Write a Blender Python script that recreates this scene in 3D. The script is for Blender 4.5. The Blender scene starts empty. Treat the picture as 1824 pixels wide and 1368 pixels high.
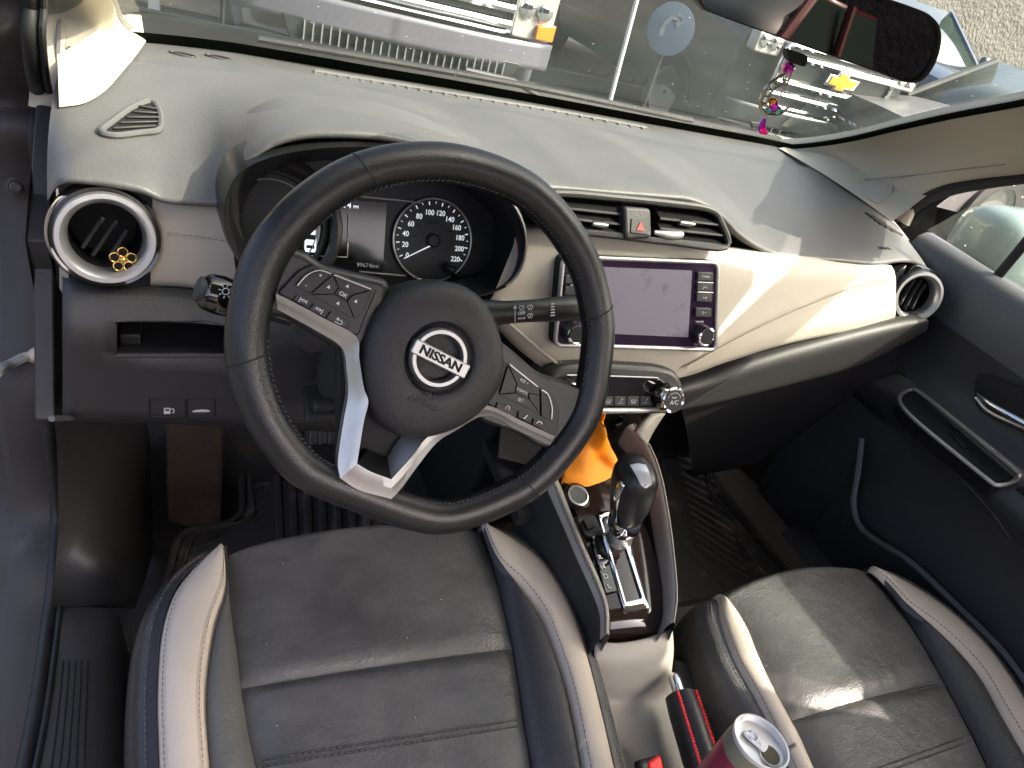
import bpy, bmesh, math, random
import numpy as np
from mathutils import Vector, Matrix
from mathutils.bvhtree import BVHTree
random.seed(7)
scn = bpy.context.scene
COL = scn.collection
rad = math.radians
V = lambda *a: Vector(a)

# ---------------------------------------------------------------- camera
CAM = V(-.570, -.540, 1.070)          # hand-held above the driver's door sill
FPX, CX, CY = 1262., 912., 684.       # focal length in pixels of the 1824x1368 photo
yaw, pit, rol = rad(31.15), rad(33.05), rad(18.1)
FW = V(math.sin(yaw)*math.cos(pit), math.cos(yaw)*math.cos(pit), -math.sin(pit))
_rt = V(math.cos(yaw), -math.sin(yaw), 0); _up = _rt.cross(FW)
RT = _rt*math.cos(rol) + _up*math.sin(rol); UP = _up*math.cos(rol) - _rt*math.sin(rol)
cd = bpy.data.cameras.new('Camera'); cam = bpy.data.objects.new('Camera', cd); COL.objects.link(cam)
m = Matrix((RT, UP, -FW)).transposed().to_4x4(); m.translation = CAM; cam.matrix_world = m
cd.sensor_width = 36; cd.lens = FPX/1824*36; cd.clip_start = .02; cd.clip_end = 500
scn.camera = cam
scn.render.resolution_x, scn.render.resolution_y = 1024, 768

# ---------------------------------------------------------------- world and sun
SUN = V(.88, -.60, 1).normalized()    # direction towards the sun: right and behind
w = bpy.data.worlds.new('World'); scn.world = w; w.use_nodes = True
nt = w.node_tree; bg = nt.nodes['Background']
sky = nt.nodes.new('ShaderNodeTexSky'); sky.sky_type = 'NISHITA'; sky.sun_disc = False
sky.sun_elevation = math.asin(SUN.z); sky.sun_rotation = math.atan2(SUN.x, SUN.y)
sky.air_density = .45; sky.dust_density = 8; sky.ozone_density = 0
nt.links.new(sky.outputs[0], bg.inputs[0]); bg.inputs[1].default_value = .15
sd = bpy.data.lights.new('Sun', 'SUN'); sd.energy = 2.05; sd.angle = rad(.55); sd.color = (1, .91, .77)
so = bpy.data.objects.new('Sun', sd); COL.objects.link(so); so.rotation_euler = SUN.to_track_quat('Z', 'Y').to_euler()
so.location = (6, -4, 8)
vs = scn.view_settings; vs.view_transform = 'Standard'; vs.look = 'None'; vs.gamma = 1; vs.use_curve_mapping = False
vs.exposure = 2.5
scn.render.engine = 'CYCLES'
scn.cycles.max_bounces = 5; scn.cycles.diffuse_bounces = 4; scn.cycles.glossy_bounces = 2
scn.cycles.transmission_bounces = 3; scn.cycles.transparent_max_bounces = 6
scn.cycles.caustics_reflective = False; scn.cycles.caustics_refractive = False

# ---------------------------------------------------------------- pixel ray onto real surfaces
def ray(px, py): return FW + RT*((px-CX)/FPX) - UP*((py-CY)/FPX)
def at(px, py, X=None, Y=None, Z=None, pl=None):
    d = ray(px, py)
    if pl: s = (pl[0]-CAM).dot(pl[1])/d.dot(pl[1])
    elif X is not None: s = (X-CAM.x)/d.x
    elif Y is not None: s = (Y-CAM.y)/d.y
    else: s = (Z-CAM.z)/d.z
    return CAM + d*s
def proj(p):
    q = p-CAM; z = q.dot(FW); return CX+FPX*q.dot(RT)/z, CY-FPX*q.dot(UP)/z
def ats(px, py, fn, y0=.18):          # onto the surface y = fn(x, z)
    y = y0
    for _ in range(14):
        p = at(px, py, Y=y); y = .5*y + .5*fn(p.x, p.z)
    return at(px, py, Y=y)
def atz(px, py, fn, z0=.33):
    z = z0
    for _ in range(14):
        p = at(px, py, Z=z); z = .5*z + .5*fn(p.x, p.y)
    return at(px, py, Z=z)
def fas(x, z): return .159 + .055*min(1, abs(x)/.63)**1.5 + .30*(z-.70)   # dashboard face
def fas_(o): return lambda x, z: fas(x, z)+o

# ---------------------------------------------------------------- materials
def mat(name, col, rough=.5, metal=0, bump=None, var=None, spec=.5, coat=0, wrinkle=None, trans=0, emit=None, specks=None, sheen=0, stint=None, dirt=None):
    m = bpy.data.materials.new(name); m.use_nodes = True
    N = m.node_tree.nodes; L = m.node_tree.links; b = N['Principled BSDF']
    def setc(s, c): b.inputs[s].default_value = (*c, 1)
    setc('Base Color', col); b.inputs['Roughness'].default_value = rough; b.inputs['Metallic'].default_value = metal
    b.inputs['Specular IOR Level'].default_value = spec
    if coat: b.inputs['Coat Weight'].default_value = coat; b.inputs['Coat Roughness'].default_value = .06
    if trans: b.inputs['Transmission Weight'].default_value = trans
    if sheen: b.inputs['Sheen Weight'].default_value = sheen; b.inputs['Sheen Roughness'].default_value = .4
    if stint: setc('Specular Tint', stint)
    if emit: setc('Emission Color', emit[:3]); b.inputs['Emission Strength'].default_value = emit[3]
    tc = N.new('ShaderNodeTexCoord')
    def noise(scale, det=3, r=.55):
        n = N.new('ShaderNodeTexNoise'); n.inputs['Scale'].default_value = scale; n.inputs['Detail'].default_value = det
        n.inputs['Roughness'].default_value = r; L.new(tc.outputs['Object'], n.inputs['Vector']); return n
    last = None
    if var:                            # (scale, amount): gentle unevenness in colour and gloss
        n = noise(var[0], 5, .65); r = N.new('ShaderNodeMapRange')
        r.inputs['From Min'].default_value = .3; r.inputs['From Max'].default_value = .7
        r.inputs['To Min'].default_value = 1-var[1]; r.inputs['To Max'].default_value = 1+var[1]
        L.new(n.outputs['Fac'], r.inputs['Value'])
        mx = N.new('ShaderNodeVectorMath'); mx.operation = 'SCALE'; mx.inputs[0].default_value = col
        L.new(r.outputs[0], mx.inputs['Scale']); last = mx.outputs[0]
        r2 = N.new('ShaderNodeMapRange'); r2.inputs['From Min'].default_value = .3; r2.inputs['From Max'].default_value = .7
        r2.inputs['To Min'].default_value = max(0, rough*(1-.6*var[1])); r2.inputs['To Max'].default_value = min(1, rough*(1+.9*var[1]))
        L.new(n.outputs['Fac'], r2.inputs['Value']); L.new(r2.outputs[0], b.inputs['Roughness'])
    if dirt:                           # (scale, threshold, colour): dried mud and dust with a shape of its own
        n = noise(dirt[0], 6, .7); r = N.new('ShaderNodeMapRange'); r.inputs['From Min'].default_value = dirt[1]; r.inputs['From Max'].default_value = dirt[1]+.18
        L.new(n.outputs['Fac'], r.inputs['Value'])
        mx = N.new('ShaderNodeMix'); mx.data_type = 'RGBA'; mx.inputs[6].default_value = (*col, 1); mx.inputs[7].default_value = (*dirt[2], 1)
        if last: L.new(last, mx.inputs[6])
        L.new(r.outputs[0], mx.inputs[0]); last = mx.outputs[2]
    if specks:                         # (scale, threshold, colour) dust grains
        v = N.new('ShaderNodeTexVoronoi'); v.inputs['Scale'].default_value = specks[0]; L.new(tc.outputs['Object'], v.inputs['Vector'])
        lt = N.new('ShaderNodeMath'); lt.operation = 'LESS_THAN'; lt.inputs[1].default_value = specks[1]; L.new(v.outputs['Distance'], lt.inputs[0])
        gt = N.new('ShaderNodeSeparateColor'); L.new(v.outputs['Color'], gt.inputs[0])
        g2 = N.new('ShaderNodeMath'); g2.operation = 'GREATER_THAN'; g2.inputs[1].default_value = specks[3] if len(specks) > 3 else .8; L.new(gt.outputs[0], g2.inputs[0])
        ml = N.new('ShaderNodeMath'); ml.operation = 'MULTIPLY'; L.new(lt.outputs[0], ml.inputs[0]); L.new(g2.outputs[0], ml.inputs[1])
        mx = N.new('ShaderNodeMix'); mx.data_type = 'RGBA'; mx.inputs[6].default_value = (*col, 1); mx.inputs[7].default_value = (*specks[2], 1)
        if last: L.new(last, mx.inputs[6])
        L.new(ml.outputs[0], mx.inputs[0]); last = mx.outputs[2]
    if last: L.new(last, b.inputs['Base Color'])
    bo = None
    if wrinkle:                        # (scale, strength, distance)
        n = noise(wrinkle[0], 4, .6); bp = N.new('ShaderNodeBump'); bp.inputs['Strength'].default_value = wrinkle[1]; bp.inputs['Distance'].default_value = wrinkle[2]
        L.new(n.outputs['Fac'], bp.inputs['Height']); bo = bp
    if bump:                           # (kind, scale, strength, distance)
        if bump[0] == 'v':
            n = N.new('ShaderNodeTexVoronoi'); n.feature = 'SMOOTH_F1'; n.inputs['Scale'].default_value = bump[1]; L.new(tc.outputs['Object'], n.inputs['Vector']); o = n.outputs['Distance']
        else: n = noise(bump[1], 2); o = n.outputs['Fac']
        bp = N.new('ShaderNodeBump'); bp.inputs['Strength'].default_value = bump[2]; bp.inputs['Distance'].default_value = bump[3]
        L.new(o, bp.inputs['Height'])
        if bo: L.new(bo.outputs[0], bp.inputs['Normal'])
        bo = bp
    if bo: L.new(bo.outputs[0], b.inputs['Normal'])
    return m
M = {}
M['pad'] = mat('dash_grain', (.108, .107, .106), .46, bump=('v', 620, .3, .001), var=(9, .12), spec=.5)
M['padlow'] = mat('dash_lower_grain', (.034, .033, .034), .52, bump=('v', 620, .3, .001), var=(7, .08))  # darker than the pad, partly to stand for shade over the knee panel
M['dark'] = mat('dark_plastic', (.022, .0215, .022), .5, bump=('n', 500, .15, .0006), var=(8, .1))
M['darkgl'] = mat('dark_satin', (.014, .014, .015), .34, var=(14, .08))
M['black'] = mat('black_recess', (.006, .006, .006), .7)
M['cream'] = mat('cream_leatherette', (.475, .432, .358), .48, bump=('v', 700, .18, .0007), var=(6, .035), wrinkle=(30, .12, .004))
M['creamseat'] = mat('cream_seat_leather', (.52, .455, .375), .46, bump=('v', 520, .25, .001), var=(10, .05), wrinkle=(26, .2, .006), specks=(95, .05, (.8, .8, .78), .93))
M['seat'] = mat('black_seat_leather', (.080, .078, .077), .40, bump=('v', 520, .4, .0012), var=(13, .26), wrinkle=(19, .4, .010), specks=(70, .04, (.75, .75, .72), .8), spec=.55)
M['seatgrey'] = mat('grey_seat_leather', (.095, .096, .092), .45, bump=('v', 420, .4, .0014), var=(9, .12), wrinkle=(18, .25, .008))
M['seatblue'] = mat('slate_seat_leather', (.046, .045, .048), .42, bump=('v', 420, .4, .0014), var=(9, .12), wrinkle=(18, .25, .008))
M['piping'] = mat('black_piping', (.018, .018, .021), .4, bump=('v', 420, .4, .0014))
M['leather'] = mat('wheel_leather', (.013, .0125, .0135), .34, bump=('v', 760, .3, .0008), var=(18, .16), spec=.55)
M['hub'] = mat('hub_grain', (.025, .0235, .025), .5, bump=('v', 640, .4, .001), var=(10, .08))
M['thread'] = mat('grey_thread', (.065, .065, .065), .8)
M['threaddark'] = mat('dark_thread', (.13, .11, .09), .8)
M['threadbeige'] = mat('beige_thread', (.42, .36, .28), .8)
M['threadred'] = mat('red_thread', (.62, .012, .015), .6)
M['silver'] = mat('satin_silver', (.52, .52, .50), .38, .85, var=(30, .06))
M['badge'] = mat('badge_silver', (.36, .36, .36), .36, .85, var=(40, .1))
M['palecap'] = mat('pale_cap', (.55, .57, .60), .2, .3)
M['silver2'] = mat('matte_silver_ring', (.46, .46, .46), .33, .75, var=(30, .05))
M['chrome'] = mat('chrome', (.82, .83, .84), .06, 1, var=(20, .2))
M['piano'] = mat('piano_black', (.007, .006, .006), .07, spec=.6, coat=.6, specks=(900, .06, (.2, .2, .2), .93))
M['brown'] = mat('dark_brown_gloss', (.022, .012, .010), .10, coat=.7, var=(20, .2), specks=(420, .07, (.22, .19, .17), .86))
M['glasstint'] = mat('cluster_glass', (.010, .011, .014), .12, spec=.5)
M['face'] = mat('gauge_face', (.007, .008, .011), .5)
M['white'] = mat('white_print', (.70, .70, .70), .6)
M['lcdwhite'] = mat('lcd_lit', (.6, .62, .65), .6, emit=(.7, .75, .8, .28))
M['red'] = mat('red_print', (.75, .03, .02), .5)
M['button'] = mat('button_black', (.008, .0085, .009), .42, bump=('n', 700, .1, .0004))
M['rubber'] = mat('rubber_seal', (.010, .010, .011), .6, var=(12, .2))
M['matrub'] = mat('mat_rubber', (.075, .067, .059), .48, dirt=(11, .55, (.34, .26, .18)), bump=('n', 300, .3, .001), specks=(160, .06, (.33, .25, .15), .88))
M['dialwhite'] = mat('brightened_dial_print', (.75, .75, .75), .6, emit=(.8, .85, .9, .12))  # slight glow added to brighten the dial print and needle
M['carpet'] = mat('dusty_carpet', (.028, .025, .022), .95, bump=('n', 420, .8, .003), dirt=(8, .52, (.075, .054, .034)), specks=(120, .06, (.35, .26, .14), .9))
M['footrest'] = mat('footrest_carpet', (.050, .033, .020), .95, bump=('n', 380, .8, .003), dirt=(9, .5, (.085, .058, .036)), specks=(80, .05, (.35, .26, .15), .9))
M['body'] = mat('grey_brown_paint', (.034, .030, .029), .62, 0, coat=0, dirt=(6, .62, (.16, .13, .11)))
M['headliner'] = mat('headliner', (.52, .48, .42), .9, bump=('n', 600, .4, .001))
M['pillar'] = mat('pillar_trim', (.54, .495, .395), .55, bump=('v', 700, .12, .0006), var=(5, .03))
M['doorgrey'] = mat('door_upper_grain', (.088, .090, .098), .5, bump=('v', 620, .3, .001), var=(8, .06))
M['doordark'] = mat('door_lower_grain', (.040, .040, .043), .5, bump=('v', 620, .25, .001), var=(8, .08))
M['steel'] = mat('hinge_steel', (.24, .22, .185), .35, .8, dirt=(30, .5, (.2, .17, .13)))
M['orange'] = mat('orange_cloth', (.92, .30, .008), .6, bump=('n', 300, .2, .001), var=(14, .14), wrinkle=(14, .3, .012))
M['gold'] = mat('gold_metal', (.85, .55, .16), .2, 1)
M['tunnel'] = mat('warm_plastic', (.29, .27, .235), .48, bump=('v', 640, .25, .0008), var=(8, .05))

# ---------------------------------------------------------------- object helpers
OFF = {}
def tag(o, label=None, cat=None, group=None, kind=None):
    if label: o['label'] = label
    if cat: o['category'] = cat
    if group: o['group'] = group
    if kind: o['kind'] = kind
    return o
def thing(name, loc, label, cat, group=None):
    o = bpy.data.objects.new(name, None); COL.objects.link(o); o.location = loc; o.empty_display_size = .05
    OFF[o.name] = Vector(loc); return tag(o, label, cat, group)
def mk(name, vs, fs, mt, parent=None, smooth=True, bevel=0, bseg=2, solid=0, sub=0, sharp=38, merge=True):
    off = OFF[parent.name] if parent else Vector((0, 0, 0))
    bm = bmesh.new(); bv = [bm.verts.new(Vector(v)-off) for v in vs]
    for f in fs:
        try: bm.faces.new([bv[i] for i in f])
        except ValueError: pass
    if merge: bmesh.ops.remove_doubles(bm, verts=bm.verts, dist=1e-6)
    bmesh.ops.recalc_face_normals(bm, faces=bm.faces)
    if smooth:
        for e in bm.edges:
            if len(e.link_faces) == 2 and e.calc_face_angle(0) > rad(sharp): e.smooth = False
        for f in bm.faces: f.smooth = True
    me = bpy.data.meshes.new(name); bm.to_mesh(me); bm.free()
    o = bpy.data.objects.new(name, me); COL.objects.link(o)
    if mt: me.materials.append(M[mt] if isinstance(mt, str) else mt)
    if parent: o.parent = parent; OFF[o.name] = off
    else: OFF[o.name] = off
    if solid:
        md = o.modifiers.new('s', 'SOLIDIFY'); md.thickness = solid; md.offset = -1
    if bevel:
        md = o.modifiers.new('b', 'BEVEL'); md.width = bevel; md.segments = bseg; md.limit_method = 'ANGLE'; md.angle_limit = rad(35); md.harden_normals = False
    if sub:
        md = o.modifiers.new('u', 'SUBSURF'); md.levels = sub; md.render_levels = sub
    return o
def crom(P, n, closed=False):
    """Catmull-Rom through P, n samples"""
    P = [Vector(p) for p in P]; k = len(P); out = []
    if k == 2 and not closed: return [P[0].lerp(P[1], i/(n-1)) for i in range(n)]
    seg = k if closed else k-1
    for i in range(n):
        t = i/n*seg if closed else i/(n-1)*seg
        j = min(int(t), seg-1); u = t-j
        g = (lambda q: P[q % k]) if closed else (lambda q: P[max(0, min(k-1, q))])
        a, b, c, d = g(j-1), g(j), g(j+1), g(j+2)
        if not closed and j == 0: a = b*2-c
        if not closed and j == seg-1: d = c*2-b
        out.append(.5*((2*b)+(c-a)*u+(2*a-5*b+4*c-d)*u*u+(3*b-a-3*c+d)*u**3))
    return out
def grid(name, rows, mt, parent=None, cu=False, cv=False, cap=False, **k):
    n = len(rows[0]); m_ = len(rows); vs = [p for r in rows for p in r]; fs = []
    for i in range(m_ if cv else m_-1):
        for j in range(n if cu else n-1):
            a, b = i*n+j, i*n+(j+1) % n; c, d = ((i+1) % m_)*n+(j+1) % n, ((i+1) % m_)*n+j
            fs.append((a, b, c, d))
    if cap: fs.append(tuple(range(n))); fs.append(tuple((m_-1)*n+j for j in range(n)))
    return mk(name, vs, fs, mt, parent, **k)
def loft(name, rows, mt, parent=None, nu=24, nv=None, **k):
    rows = [crom(r, nu) for r in rows]
    if nv:
        cols = [crom([r[j] for r in rows], nv) for j in range(nu)]
        rows = [[cols[j][i] for j in range(nu)] for i in range(nv)]
    return grid(name, rows, mt, parent, **k)
def strip(name, A, B, bulge, mt, parent=None, nu=28, nv=9, tuck=.004, up=V(0, 0, 1), **k):
    """upholstered strip between two seam lines, puffed up between them"""
    A = crom(A, nu); B = crom(B, nu); rows = []
    for i in range(nv):
        t = i/(nv-1); f = (math.sin(math.pi*t))**.55
        rows.append([a.lerp(b, t) + up*(bulge*f - tuck*(1 if i in (0, nv-1) else 0)) for a, b in zip(A, B)])
    return grid(name, rows, mt, parent, **k)
def slab(name, pts, n, th, mt, parent=None, bevel=.002, round_=0, bseg=2, **k):
    """plate: outline pts, front face on pts, thickness th backwards along -n"""
    n = Vector(n).normalized(); pts = [Vector(p) for p in pts]
    if round_: pts = crom(pts, round_, True)
    q = len(pts); vs = pts + [p-n*th for p in pts]
    fs = [tuple(range(q)), tuple(range(2*q-1, q-1, -1))] + [(i, (i+1) % q, q+(i+1) % q, q+i) for i in range(q)]
    return mk(name, vs, fs, mt, parent, bevel=bevel, bseg=bseg, **k)
def rrect(c, ux, uy, w, h, r, n=5):
    out = []
    for sx, sy, a0 in ((1, 1, 0), (-1, 1, 90), (-1, -1, 180), (1, -1, 270)):
        for i in range(n+1):
            a = rad(a0+90*i/n); out.append(c + ux*(sx*(w/2-r)+r*math.cos(a)) + uy*(sy*(h/2-r)+r*math.sin(a)))
    return out
def rpoly(pts, r, n=4):
    """round the corners of a polygon (3-D, planar) by radius r"""
    out = []; k = len(pts)
    for i in range(k):
        p, a, b = pts[i], pts[i-1], pts[(i+1) % k]
        da, db = (a-p), (b-p); t = min(r, da.length*.45, db.length*.45)
        A, B = p+da.normalized()*t, p+db.normalized()*t
        for j in range(n+1):
            u = j/n; out.append(A*(1-u)**2 + p*2*u*(1-u) + B*u*u)
    return out
def tube(name, path, r, mt, parent=None, closed=False, n=12, samples=None, up=None, flat=1., cap=True, **k):
    """tube along path; r number or list; flat = size along 'up' relative to across"""
    path = [Vector(p) for p in path]
    if samples: path = crom(path, samples, closed)
    q = len(path); rows = []
    if isinstance(r, (int, float)): rr = [r]*q
    else:
        xs = np.linspace(0, 1, len(r)); rr = list(np.interp(np.linspace(0, 1, q), xs, r))
    prev = None
    for i, p in enumerate(path):
        a = path[i-1] if (i or closed) else p; b = path[(i+1) % q] if (i < q-1 or closed) else p
        t = (b-a).normalized()
        u = Vector(up) if up is not None else (prev if prev else (V(0, 0, 1) if abs(t.z) < .9 else V(1, 0, 0)))
        u = (u - t*u.dot(t)).normalized(); s = t.cross(u); prev = u
        rows.append([p + s*(rr[i]*math.cos(2*math.pi*j/n)) + u*(rr[i]*flat*math.sin(2*math.pi*j/n)) for j in range(n)])
    return grid(name, rows, mt, parent, cu=True, cv=closed, cap=(cap and not closed), **k)
def frame3(axis, ref=V(0, 0, 1)):
    a = Vector(axis).normalized(); x = ref.cross(a)
    if x.length < 1e-4: x = V(1, 0, 0)
    x.normalize(); return x, a.cross(x), a
def lathe(name, prof, o, axis, mt, parent=None, n=40, sx=1, cap=True, **k):
    x, y, a = frame3(axis); rows = []
    for r, h in prof: rows.append([o + a*h + x*(sx*r*math.cos(2*math.pi*j/n)) + y*(r*math.sin(2*math.pi*j/n)) for j in range(n)])
    return grid(name, rows, mt, parent, cu=True, cap=cap, **k)
def box(name, c, ux, uy, uz, s, mt, parent=None, bevel=.002, **k):
    ux, uy, uz = (Vector(q).normalized() for q in (ux, uy, uz)); vs = []
    for i in (-1, 1):
        for j in (-1, 1):
            for l in (-1, 1): vs.append(c + ux*(i*s[0]/2) + uy*(j*s[1]/2) + uz*(l*s[2]/2))
    fs = [(0, 1, 3, 2), (4, 6, 7, 5), (0, 4, 5, 1), (2, 3, 7, 6), (0, 2, 6, 4), (1, 5, 7, 3)]
    return mk(name, vs, fs, mt, parent, bevel=bevel, **k)
def text(body, size, o, ux, uy, mt, parent, ext=.0002, name='lettering', align='CENTER', lift=.0004, sx=1., bold=0):
    cu = bpy.data.curves.new('t', 'FONT'); cu.body = body; cu.size = size; cu.align_x = align; cu.align_y = 'CENTER'; cu.extrude = ext; cu.offset = bold
    cu.resolution_u = 3
    to = bpy.data.objects.new('t', cu); COL.objects.link(to); bpy.context.view_layer.update()
    me = bpy.data.meshes.new_from_object(to); bpy.data.objects.remove(to); bpy.data.curves.remove(cu)
    ux = Vector(ux).normalized(); uy = Vector(uy); uy = (uy-ux*uy.dot(ux)).normalized(); n = ux.cross(uy)
    vs = [o + ux*(v.co.x*sx) + uy*v.co.y + n*(v.co.z+lift) for v in me.vertices]; fs = [tuple(p.vertices) for p in me.polygons]
    ob = mk(name, vs, fs, mt, parent, smooth=False, merge=False); bpy.data.meshes.remove(me); return ob
def strokes(name, lines, wd, o, ux, uy, s, mt, parent, lift=.0006, closed=False):
    """thin printed lines: list of 2-D polylines in icon units"""
    ux = Vector(ux).normalized(); uy = Vector(uy).normalized(); n = ux.cross(uy).normalized(); vs = []; fs = []
    for ln in lines:
        for (a, b) in zip(ln[:-1], ln[1:]):
            a = Vector(a)*s; b = Vector(b)*s; d = (b-a)
            if d.length < 1e-9: continue
            d.normalize(); p = Vector((-d.y, d.x))*wd/2; k = len(vs)
            for q in (a-p, a+p, b+p, b-p): vs.append(o+ux*q.x+uy*q.y+n*lift)
            fs.append((k, k+1, k+2, k+3))
    return mk(name, vs, fs, mt, parent, smooth=False, merge=False)
def poly(name, pts2, o, ux, uy, s, mt, parent, lift=.0006, th=.0003):
    ux = Vector(ux).normalized(); uy = Vector(uy).normalized(); n = ux.cross(uy).normalized()
    return slab(name, [o+ux*(x*s)+uy*(y*s)+n*(lift+th) for x, y in pts2], n, th, mt, parent, bevel=0)
def bvh(o):
    off = OFF[o.name]; me = o.data
    return BVHTree.FromPolygons([v.co+off for v in me.vertices], [tuple(p.vertices) for p in me.polygons])
def hit(px, py, tree):
    r = tree.ray_cast(CAM, ray(px, py).normalized())
    if r[0] is None: print('MISS', px, py); r = tree.find_nearest(at(px, py, Z=.77))
    nn = r[1]
    if nn.dot(ray(px, py)) > 0: nn = -nn
    return r[0], nn
def stitches(name, path, ln, gap, wd, n, mt, parent, lift=.0015, samples=120, slant=0.):
    """row of separate thread stitches along a path"""
    P = crom(path, samples); vs = []; fs = []; n = Vector(n).normalized()
    acc = 0; i = 0; L = [0]
    for a, b in zip(P[:-1], P[1:]): L.append(L[-1]+(b-a).length)
    def pos(d):
        j = max(0, min(len(P)-2, int(np.searchsorted(L, d))-1)); t = (d-L[j])/max(1e-9, L[j+1]-L[j]); return P[j].lerp(P[j+1], t)
    d = 0
    while d+ln < L[-1]:
        a, b = pos(d), pos(d+ln); t = (b-a).normalized(); s = n.cross(t)*wd; k = len(vs)
        sk = n.cross(t)*slant
        for q in (a-s-sk, a+s-sk, b+s+sk, b-s+sk): vs.append(q+n*(lift*.3))
        for q in (a-s*.4-sk, a+s*.4-sk, b+s*.4+sk, b-s*.4+sk): vs.append(q+n*lift)
        fs += [(k+4, k+5, k+6, k+7), (k, k+1, k+5, k+4), (k+1, k+2, k+6, k+5), (k+2, k+3, k+7, k+6), (k+3, k, k+4, k+7)]
        d += ln+gap
    o = mk(name, vs, fs, mt, parent, smooth=False, merge=False); return o
def circ(n, r=1, a0=0, a1=360): return [(r*math.cos(rad(a0+(a1-a0)*i/n)), r*math.sin(rad(a0+(a1-a0)*i/n))) for i in range(n+1)]
# ================================================================ SETTING
Zg = -.38                               # the ground outside, the car floor is z = 0
M['asphalt'] = mat('asphalt', (.042, .044, .040), .9, bump=('n', 60, .6, .01), var=(3, .25))
gq = 60
tag(mk('ground', [(-gq, -gq, Zg), (gq, -gq, Zg), (gq, gq, Zg), (-gq, gq, Zg)], [(0, 1, 2, 3)], 'asphalt'), kind='structure')
# car floor with centre tunnel, toe board rising to the firewall
def flo(x, y):
    t = math.exp(-(x/.13)**4)*.17
    s = max(0, y-.48)
    return t + 1.1*s*s/(s+.12) if s else t
xs = np.linspace(-.72, .72, 61); ys = list(np.linspace(-.75, .95, 35))
tag(grid('car_floor', [[V(x, y, flo(x, y)) for x in xs] for y in ys], 'carpet'), kind='structure')
tag(mk('firewall', [(-.75, .92, 0), (.75, .92, 0), (.75, .80, .78), (-.75, .80, .78)], [(0, 1, 2, 3)], 'black', solid=.02), kind='structure')

# ================================================================ DASHBOARD
dash = thing('dashboard', (0, .35, .60), 'two tone dashboard with grey grained top and cream leatherette band behind the steering wheel', 'dashboard')
Fp = [(84, 345, .235), (110, 314, .205), (180, 317, .2), (250, 330, .2), (290, 347, .2), (350, 353, .197), (390, 352, .19), (410, 325, .177), (432, 288, .168), (480, 252, .165), (540, 234, .163),
      (620, 232, .163), (700, 240, .165), (780, 260, .168), (850, 290, .172), (905, 322, .18), (950, 328, .19), (1000, 330, .20), (1090, 338, .20), (1180, 345, .20), (1236, 352, .20), (1282, 376, .20), (1318, 412, .20),
      (1356, 437, .20), (1400, 451, .20), (1500, 460, .205), (1560, 465, .215), (1612, 460, .235), (1645, 469, .25), (1662, 500, .27)]
Fr = crom([at(a, b, Y=c) for a, b, c in Fp], 150)
bx = [-.75, -.69, -.599, -.475, -.333, -.139, .088, .354, .669, .75]; by = [.53, .57, .616, .651, .659, .677, .69, .697, .711, .69]
def backp(x): return V(x, float(np.interp(x, bx, by)), .785)
def padrows():
    rows = []
    for dy, dz in ((.12, -.004), (.05, -.010), (.012, -.011), (.001, -.009), (-.003, -.006), (-.003, -.002), (0, 0)):
        rows.append([p+V(0, dy, dz) for p in Fr])
    zb_ = np.interp([p.x for p in Fr], [-.75, -.53, -.22, -.12, .05, .22, .75], [.757, .748, .785, .812, .80, .757, .757])
    hump = np.array([p.z for p in Fr])-zb_; xf = np.array([p.x for p in Fr])
    def blur(sig):
        if sig < .002: return hump
        w_ = np.exp(-.5*((xf[:, None]-xf[None])/sig)**2)*np.gradient(xf)[None].clip(1e-4); return (w_@hump)/w_.sum(1)
    for i in range(1, 31):
        v = i/30
        row = []; hb_ = blur(.085*v**.8)
        for pi, p in enumerate(Fr):
            b = backp(max(-.70, min(.70, p.x*1.02+.01)))
            q = p.lerp(b, v); dz_ = zb_[pi]-b.z; z = b.z + dz_*(1-v)**(1.3 if dz_ > 0 else 3.0) + hb_[pi]*(1-v)**1.7 + .012*math.sin(math.pi*v**.7)*(1-.6*abs(p.x))
            st = min(1, max(0, (v-.70)/.05)); st = st*st*(3-2*st)
            z += -.006*st + (.006*max(0, (v-.75)/.25))
            row.append(V(q.x, q.y, z))
        rows.append(row)
    rows.append([r+V(0, .03, -.03) for r in rows[-1]])
    return rows
pad = grid('upper_pad', padrows(), 'pad', dash, sharp=60)
padT = bvh(pad)
# small defroster slots near the windscreen
for q in ((325, 98), (388, 103)):
    p, n = hit(*q, padT); ux = V(1, -.1, 0)
    tube('demister_slot', [p+ux*(.016*math.cos(t))+V(0, 1, .06)*(.006*math.sin(t))+n*.001 for t in np.linspace(0, 6.28, 21)[:-1]], .0012, 'dark', dash, closed=True, n=6)
# narrow ribbed defroster outlet along the windscreen
slot = [hit(a, b, padT)[0] for a, b in ((560, 127), (700, 150), (850, 175), (1000, 200), (1150, 228))]
tube('defroster_lip', [p+V(0, -.002, .001) for p in slot], .0035, 'pad', dash, samples=40, n=8)
sc = crom(slot, 56)
for i in range(0, 56, 2):
    box('defroster_rib', sc[i]+V(0, -.010, .0005), V(1, 0, 0), V(0, 1, 0), V(0, 0, 1), (.006, .012, .003), 'pad', dash, bevel=.0008)
# right hand slotted demister grille
for i in range(6):
    t = i/5; px, py = 1548+t*46, 384+t*30
    (a_, n), (b_, _) = hit(px-11+abs(i-3)*1.5, py-3.5, padT), hit(px+11, py+4.5, padT)
    box('demister_slot', (a_+b_)/2+n*.0008, b_-a_, n.cross(b_-a_), n, ((b_-a_).length, .0075, .003), 'black', dash, bevel=.001)
p, n = hit(1575, 443, padT)
text('AIRBAG', .010, p, V(1, .12, 0), V(-.1, 1, .3), 'padlow', dash, lift=.0012, ext=.0003)

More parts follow.
